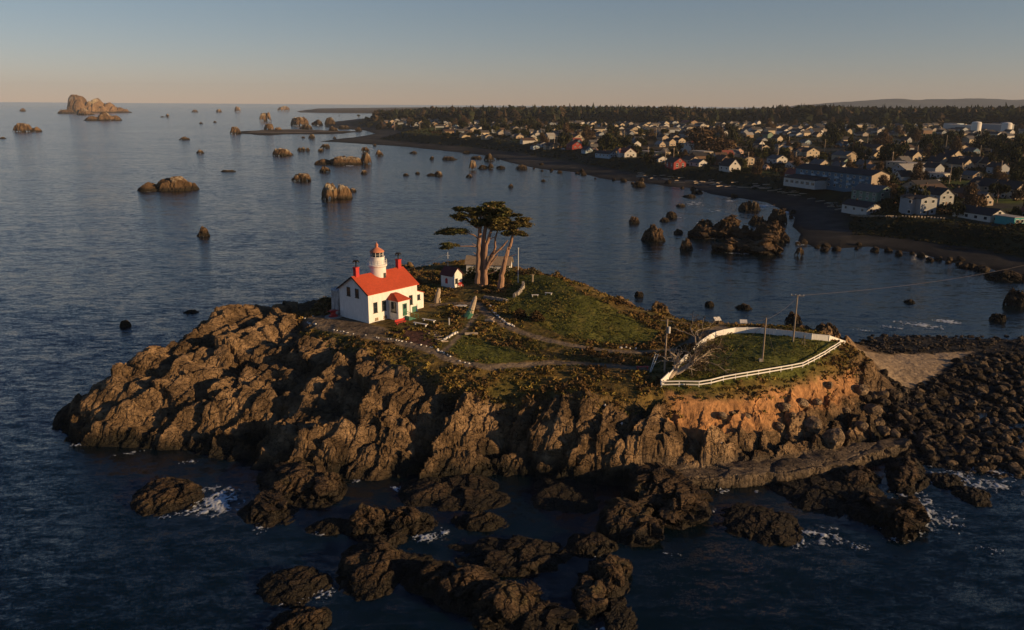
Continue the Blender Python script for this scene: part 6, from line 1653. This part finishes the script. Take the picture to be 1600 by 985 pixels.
for nm, fn, n, lf, pal, k2 in (('cypress', round_fn(1, 9, .75), 900, .10, DG, .6), ('cypress', round_fn(2, 6, 1.0), 900, .10, DG, .6), ('conifer', cone_fn, 700, .085, DG, .5), ('windswept_cypress', flat_fn, 700, .10, DG, .6), ('round_tree', round_fn(5, 8, .8), 800, .10, OL, .6), ('bare_tree', round_fn(6, 8, .9), 2600, .085, BR, .3)):
    V, C = leafcloud(n, fn, lf, 900 + len(TREES), pal, k2)
    o = thing(nm, 'x', 'tree', (0, 0, 0)); cr = mesh_np('crown', V, np.arange(len(V)).reshape(-1, 4), [M['leaf']], o, cols=C)
    m = MB(); m.tube([(0, 0, -.12), (.01, 0, .3), (0, .01, .75)], [.04, .03, .01], 6)
    for k in range(4):
        t = k * 1.6 + len(TREES); m.tube([(0, 0, .25 + .08 * k), (.2 * math.cos(t), .2 * math.sin(t), .5 + .08 * k), (.4 * math.cos(t), .4 * math.sin(t), .7 + .05 * k)], [.02, .014, .005], 5)
    m.build('trunk', M['bark'], o); TREES.append(remember(o))
tused = set(); tl = []
TN = ['dark dense cypress tree', 'dark rounded tree', 'dark pointed conifer', 'flat topped cypress', 'olive green tree', 'bare brown tree']
def put_tree(k, q, s, label, rz=None):
    rz = r4.uniform(0, 6.28) if rz is None else rz
    if k not in tused:
        tused.add(k); o = TREES[k]; o.location = [float(a) for a in q]; o.rotation_euler = (0, 0, rz); o.scale = (s[0], s[0], s[1]); o['label'] = label
    else: o = copy_tree(TREES[k], q, rz, (s[0], s[0], s[1]), label)
    o['group'] = 'trees of the town'; return o
put_tree(5, GL(1118, 240, 9), (30, 19), 'huge round bare brown tree in the middle of town', .4)
HT = [(1385,252,0,14,12),(1400,256,1,13,12),(1412,248,0,15,13),(1350,255,1,11,10),(1445,240,0,14,13),(1460,232,1,13,12),(1480,226,0,15,13),(1500,224,1,14,12),(1385,238,5,10,11),(1462,250,0,10,10),(1575,258,0,16,14),(1590,270,1,15,13),(1560,245,0,13,12),(1598,248,0,16,14),(1570,232,1,12,12),(1530,238,0,12,11),
  (760,210,0,14,13),(775,207,1,13,12),(745,213,0,11,8),(735,216,3,12,7),(700,214,0,12,6),(715,212,1,10,6),(980,233,0,16,11),(965,231,1,13,9),(1000,230,0,14,9),(1240,237,0,10,8),(1226,243,4,9,7),(1300,220,0,16,13),(1315,219,1,15,12),(1310,207,0,18,16),(1330,209,0,16,14),(1345,212,1,15,13),(1430,222,5,12,12),(1290,224,4,11,9),(1165,271,4,9,4),(1150,272,4,7,3),
  (560,185,3,16,14),(575,190,0,14,10),(600,187,0,20,16),(615,190,1,18,14),(632,190,0,20,18),(650,189,2,12,22),(575,200,0,13,9),(592,203,1,12,10),(607,201,0,14,12),(530,183,2,9,13),(640,196,0,16,14),(625,203,4,10,8),(680,190,0,22,20),(700,188,2,12,24),(720,190,0,20,18)]
for px, py, k, w, h in HT:
    q = GL(px, py, 9); q[2] -= .2; placed.append((q[0], q[1], w * .4)); D = math.hypot(q[0], q[1])
    tl.append(put_tree(k, q, (w * .62, h), f'{TN[k]} {where(px, py)}'))
tries = 0
while len(tl) < 297 and tries < 8000:
    tries += 1
    px = r4.uniform(590, 1630); lo = 186; hi = low_edge(min(px, 1600)) - 1; py = lo + (hi - lo) * r4.random() ** 1.1
    if px < 690 and py > 200: continue
    if 1390 < px < 1560 and 284 < py < 306: continue
    if 1440 < px < 1525 and 199 < py < 208: continue
    q = GL(px, py, 9); D = math.hypot(q[0], q[1])
    if D > 2300: continue
    k = int(r4.choice(6, p=[.27, .22, .1, .1, .11, .2])); h = r4.uniform(4.5, 10) if py > 240 else r4.uniform(8, 17)
    if any((q[0] - a) ** 2 + (q[1] - b) ** 2 < (h * .2 + c * .62) ** 2 for a, b, c in placed): continue
    placed.append((q[0], q[1], h * .25)); q[2] -= .2
    tl.append(put_tree(k, q, (h * r4.uniform(.5, .75), h), f'{"tall" if h > 9 else "low"} {TN[k].replace("dark dense", "dense")} {where(px, py)}'))
uniq(tl)

# low scrub on the bluff and bushes between the houses: nobody could count it
N = 16000; bx = []; 
N = 22000; sx_ = r4.uniform(560, 1640, N * 3); sy_ = 186 + 244 * r4.random(N * 3) ** 1.35
dirs = Fv[None] + ((sx_ - 800) / FPX)[:, None] * Rv[None] - ((sy_ - 492.5) / FPX)[:, None] * Uv[None]
tt = (8.0 - CAMH) / dirs[:, 2]; gx2 = dirs[:, 0] * tt; gy2 = dirs[:, 1] * tt
okk = (tt > 0) & (np.hypot(gx2, gy2) < 2300); gx2, gy2 = gx2[okk], gy2[okk]
zz, sb_, bl_, ss_ = land_h(gx2, gy2)
nn2 = fbm(gx2 * .02, gy2 * .02, 66, 3)
onb = (sb_ > -1 + 5 * nn2) & (sb_ < bl_ * 1.5)
town = (sb_ > bl_ * 1.5) & (nn2 > -.02)
kk = onb | (town & (r4.random(len(gx2)) < .9))
P0 = np.array([(a, b, c) for a, b, c in placed])
gx2, gy2, zz, onb = gx2[kk], gy2[kk], zz[kk], onb[kk]
near_h = np.array([(((P0[:, 0] - x) ** 2 + (P0[:, 1] - y) ** 2) < (P0[:, 2] * .62) ** 2).any() for x, y in zip(gx2, gy2)])
gx2, gy2, zz, onb = gx2[~near_h], gy2[~near_h], zz[~near_h], onb[~near_h]
D2_ = np.hypot(gx2, gy2); n = len(gx2); lf = 12
rad = np.where(onb, r4.uniform(.8, 1.9, n), r4.uniform(1.0, 3.6, n)) * np.clip(D2_ / 900, .6, 1.8)
u = r4.normal(size=(n, lf, 3)); u /= np.linalg.norm(u, axis=2)[..., None]; u[..., 2] = abs(u[..., 2]) * .75
p = u * rad[:, None, None] * r4.uniform(.4, 1, (n, lf, 1)) + np.stack([gx2, gy2, zz], 1)[:, None]
d1 = r4.normal(size=(n, lf, 3)); d1 /= np.linalg.norm(d1, axis=2)[..., None]; d2 = np.cross(d1, r4.normal(size=(n, lf, 3))); d2 /= np.linalg.norm(d2, axis=2)[..., None]
s = rad[:, None, None] * .4 * r4.uniform(.6, 1.4, (n, lf, 1))
V = np.stack([p - d1 * s, p - d2 * s * .6, p + d1 * s, p + d2 * s * .6], 2).reshape(-1, 3)
pc = np.array([[.02, .024, .009], [.035, .036, .013], [.06, .05, .02], [.045, .03, .018]])[np.where(onb, r4.integers(0, 3, n), r4.integers(0, 4, n))]
C = np.repeat((pc[:, None] * r4.uniform(.6, 1.5, (n, lf, 1))).reshape(-1, 3), 4, 0)
tag(mesh_np('shore_scrub', V, np.arange(len(V)).reshape(-1, 4), [M['leaf']], cols=C), 'low dark scrub along the bluff and between the houses', 'scrub', kind='stuff')

# the forest behind the town
fx = []; rr5 = np.random.default_rng(91)
while len(fx) < 5200:
    px = rr5.uniform(585, 1720); D = rr5.uniform(1750, 2750) if px > 690 else rr5.uniform(2100, 3200)
    d = Fv + (px - 800) / FPX * Rv - (165 - 492.5) / FPX * Uv; u = d[:2] / np.linalg.norm(d[:2])
    e = 60 * vnoise(np.array([px * .02]), np.array([3.3]), 8)[0]
    if D < 1850 + e * 2: continue
    fx.append((px, D, u[0] * D, u[1] * D))
fx = np.array(fx); fz = land_h(fx[:, 2], fx[:, 3])[0]
V = []; C = []; F = []
tgt = 165.3 - 1.6 * np.interp(fx[:, 0], [600, 680, 900, 1180, 1230, 1420, 1600], [-2.4, 0.0, 1.2, -.4, 1.6, .2, 0])
for (px, D, x, y), z, ty in zip(fx, fz, tgt):
    yh = 159 + .007 * px
    ty = ty + 3.2 * float(fbm(np.array([px * .02]), np.array([D * .004]), 35, 4)[0]) + .8
    hmax = CAMH + (yh - ty) * D / FPX - z
    h = hmax * rr5.uniform(.62, .97) if rr5.random() > .06 else hmax * rr5.uniform(.97, 1.07)
    h = min(max(h, 9), 48); r_ = h * rr5.uniform(.13, .24)
    kind = rr5.random(); col = np.array([.020, .024, .011] if rr5.random() < .7 else [.05, .036, .02]) * rr5.uniform(.6, 1.5)
    if kind < .3: prof = [(.10, .8), (.30, 1.0), (.52, .72), (.74, .42), (1.0, .03)]; wd = rr5.uniform(.15, .24)
    else: prof = [(.08, .5), (.28, 1.0), (.55, 1.05), (.80, .75), (.97, .2)]; wd = rr5.uniform(.26, .40); h *= .9
    r_ = h * wd; n = 7; b = len(V)
    for zz_, rk in prof:
        t0 = rr5.uniform(0, 6.28); ox, oy = rr5.normal(size=2) * r_ * .12
        for j in range(n):
            t = t0 + 2 * PI * j / n; q = r_ * rk * rr5.uniform(.55, 1.35); V.append((x + ox + q * math.cos(t), y + oy + q * math.sin(t), z + h * zz_ + rr5.normal() * .035 * h)); C.append(col * rr5.uniform(.7, 1.4))
    for k in range(len(prof) - 1):
        for j in range(n):
            c0_, c1_, c2_, c3_ = b + k * n + j, b + k * n + (j + 1) % n, b + (k + 1) * n + (j + 1) % n, b + (k + 1) * n + j
            F += [(c0_, c1_, c2_), (c0_, c2_, c3_)]
    V.append((x, y, z + h * 1.0)); C.append(col); F += [(b + 4 * n + j, b + 4 * n + (j + 1) % n, len(V) - 1) for j in range(n)]
tag(mesh_np('forest', np.array(V), np.array(F), [M['forest']], cols=np.array(C)), 'dark conifer forest closing the skyline behind the town', 'forest', kind='stuff')

# utility poles of the town
pl = []; pole_me = mesh_of(MB().tube([(0, 0, -.5), (0, 0, 11)], [.26, .18], 6), 'shaft'); arm_me = mesh_of(MB().box((0, 0, 10.2), (2.6, .16, .16)).box((0, 0, 9.3), (2.0, .16, .16)), 'crossarm')
UP = [(1168,262),(1242,262),(1190,240),(1012,252),(1039,257),(1052,254),(870,231),(858,228),(866,229),(975,220),(1045,205),(1078,213),(1138,207),(1025,215),(1100,208),(1153,205),(1121,233),(1215,248),(1288,238),(1212,212),(1250,208),(1326,233),(1370,215),(1408,254),(1432,250),(1355,226),(1444,226),(1478,230),(1420,196),(1483,288),(1500,284),(1562,280),(617,205),(656,203),(680,205),(705,206),(822,215),(940,205),(960,208),(1165,200),(1232,232),(1343,240),(1393,262),(1530,250)]
for px, py in UP:
    q = GL(px, py, 9); D = math.hypot(q[0], q[1]); o = thing('utility_pole', f'utility pole with crossarm {where(px, py)}', 'pole', q, math.radians(53 + r4.uniform(-8, 8)), 'utility poles of the town')
    k = 1.0 + D / 2600; o.scale = (k, k, 1.0 + (D / 6000))
    child('shaft', pole_me, o, M['pole']); child('crossarm', arm_me, o, M['pole']); pl.append(o)
uniq(pl)
# parked cars
def car(label, px, py, rz, c):
    q = GL(px, py, 8); o = thing('parked_car', label, 'car', q + [0, 0, .02], rz, 'parked cars')
    m = MB(); m.box((0, 0, .62), (4.6, 1.8, .62), 0, .97); m.build('body', c, o)
    m = MB(); m.box((-.35, 0, 1.22), (3.0, 1.6, .62), 0, .82); cb = m.build('cabin', c, o)
    MB().box((-.35, 0, 1.2), (2.82, 1.64, .42), 0, .86).build('windows', M['glass'], cb)
    for x in (-1.4, 1.4):
        for y in (-.85, .85):
            m = MB(); m.tube([(x, y - .1, .34), (x, y + .1, .34)], .34, 10); m.build('wheel', M['black'], o)
car('white van parked on the gravel lot right of the hotel', 1434, 292.5, .1, M['white'])
car('dark car parked behind the white van on the gravel lot', 1418, 296, .4, M['black'])
car('red car parked at the near corner of the gravel lot', 1402, 299, .2, M['red'])
car('pale car parked beside the low white house on the grass lot', 1466, 284, .3, M['grey'])
car('white car on the shore road before the bright red house', 880, 234, -.6, M['white'])
# driftwood along the beach
dl_ = []
for k in range(70):
    px = r4.uniform(1000, 1330); py = np.interp(px, [1000, 1080, 1200, 1250, 1330], [274, 283, 293, 304, 330]) + r4.uniform(-4, 5)
    q = GL(px, py, 2); a = r4.uniform(-.8, .8); ln = r4.uniform(1.5, 4.5); v = np.array([math.cos(a), math.sin(a), .03]) * ln
    o = MB().tube([-v, v * .1 + [0, 0, .1], v], [r4.uniform(.2, .4), .3, r4.uniform(.1, .25)], 6).build('driftwood_log', M['palewood'], loc=(q + [0, 0, .2]).tolist())
    tag(o, 'bleached driftwood log in the drift line on the beach below the hotel', 'log', 'driftwood logs on the beach')
m = MB()
q0 = GL(1300, 338, 6)
fence_pts = [GL(x, y, 6) for x, y in ((1330, 338), (1360, 340), (1395, 341), (1420, 341), (1450, 342), (1480, 344))]
ff = thing('paling_fence', 'pale driftwood paling fence below the near beach houses', 'fence', fence_pts[0])
for a, b in zip(fence_pts[:-1], fence_pts[1:]):
    n = int(np.linalg.norm(b - a) / 1.2); m = MB()
    for k in range(n):
        p = a + (b - a) * k / n - fence_pts[0]; m.box((p[0], p[1], p[2] + .5), (.7, .15, 1.1 + r4.uniform(-.3, .3)))
    m.build('paling_panel', M['palewood'], ff)

# ------------------------------------------------------------------ air between the camera and the far shore
hz = MB().box((500, 6900, 180), (19000, 15400, 374)).build('haze', None)
hm_ = bpy.data.materials.new('haze_air'); hm_.use_nodes = True
n_ = hm_.node_tree.nodes; n_.remove(n_['Principled BSDF'])
pv = n_.new('ShaderNodeVolumePrincipled'); pv.inputs['Density'].default_value = 0.000038; pv.inputs['Color'].default_value = (.70, .80, .95, 1); pv.inputs['Anisotropy'].default_value = 0.0
hm_.node_tree.links.new(pv.outputs[0], n_['Material Output'].inputs['Volume'])
hz.data.materials.append(hm_); tag(hz, 'thin sunlit air fading the far shore and hills', 'haze', kind='stuff')
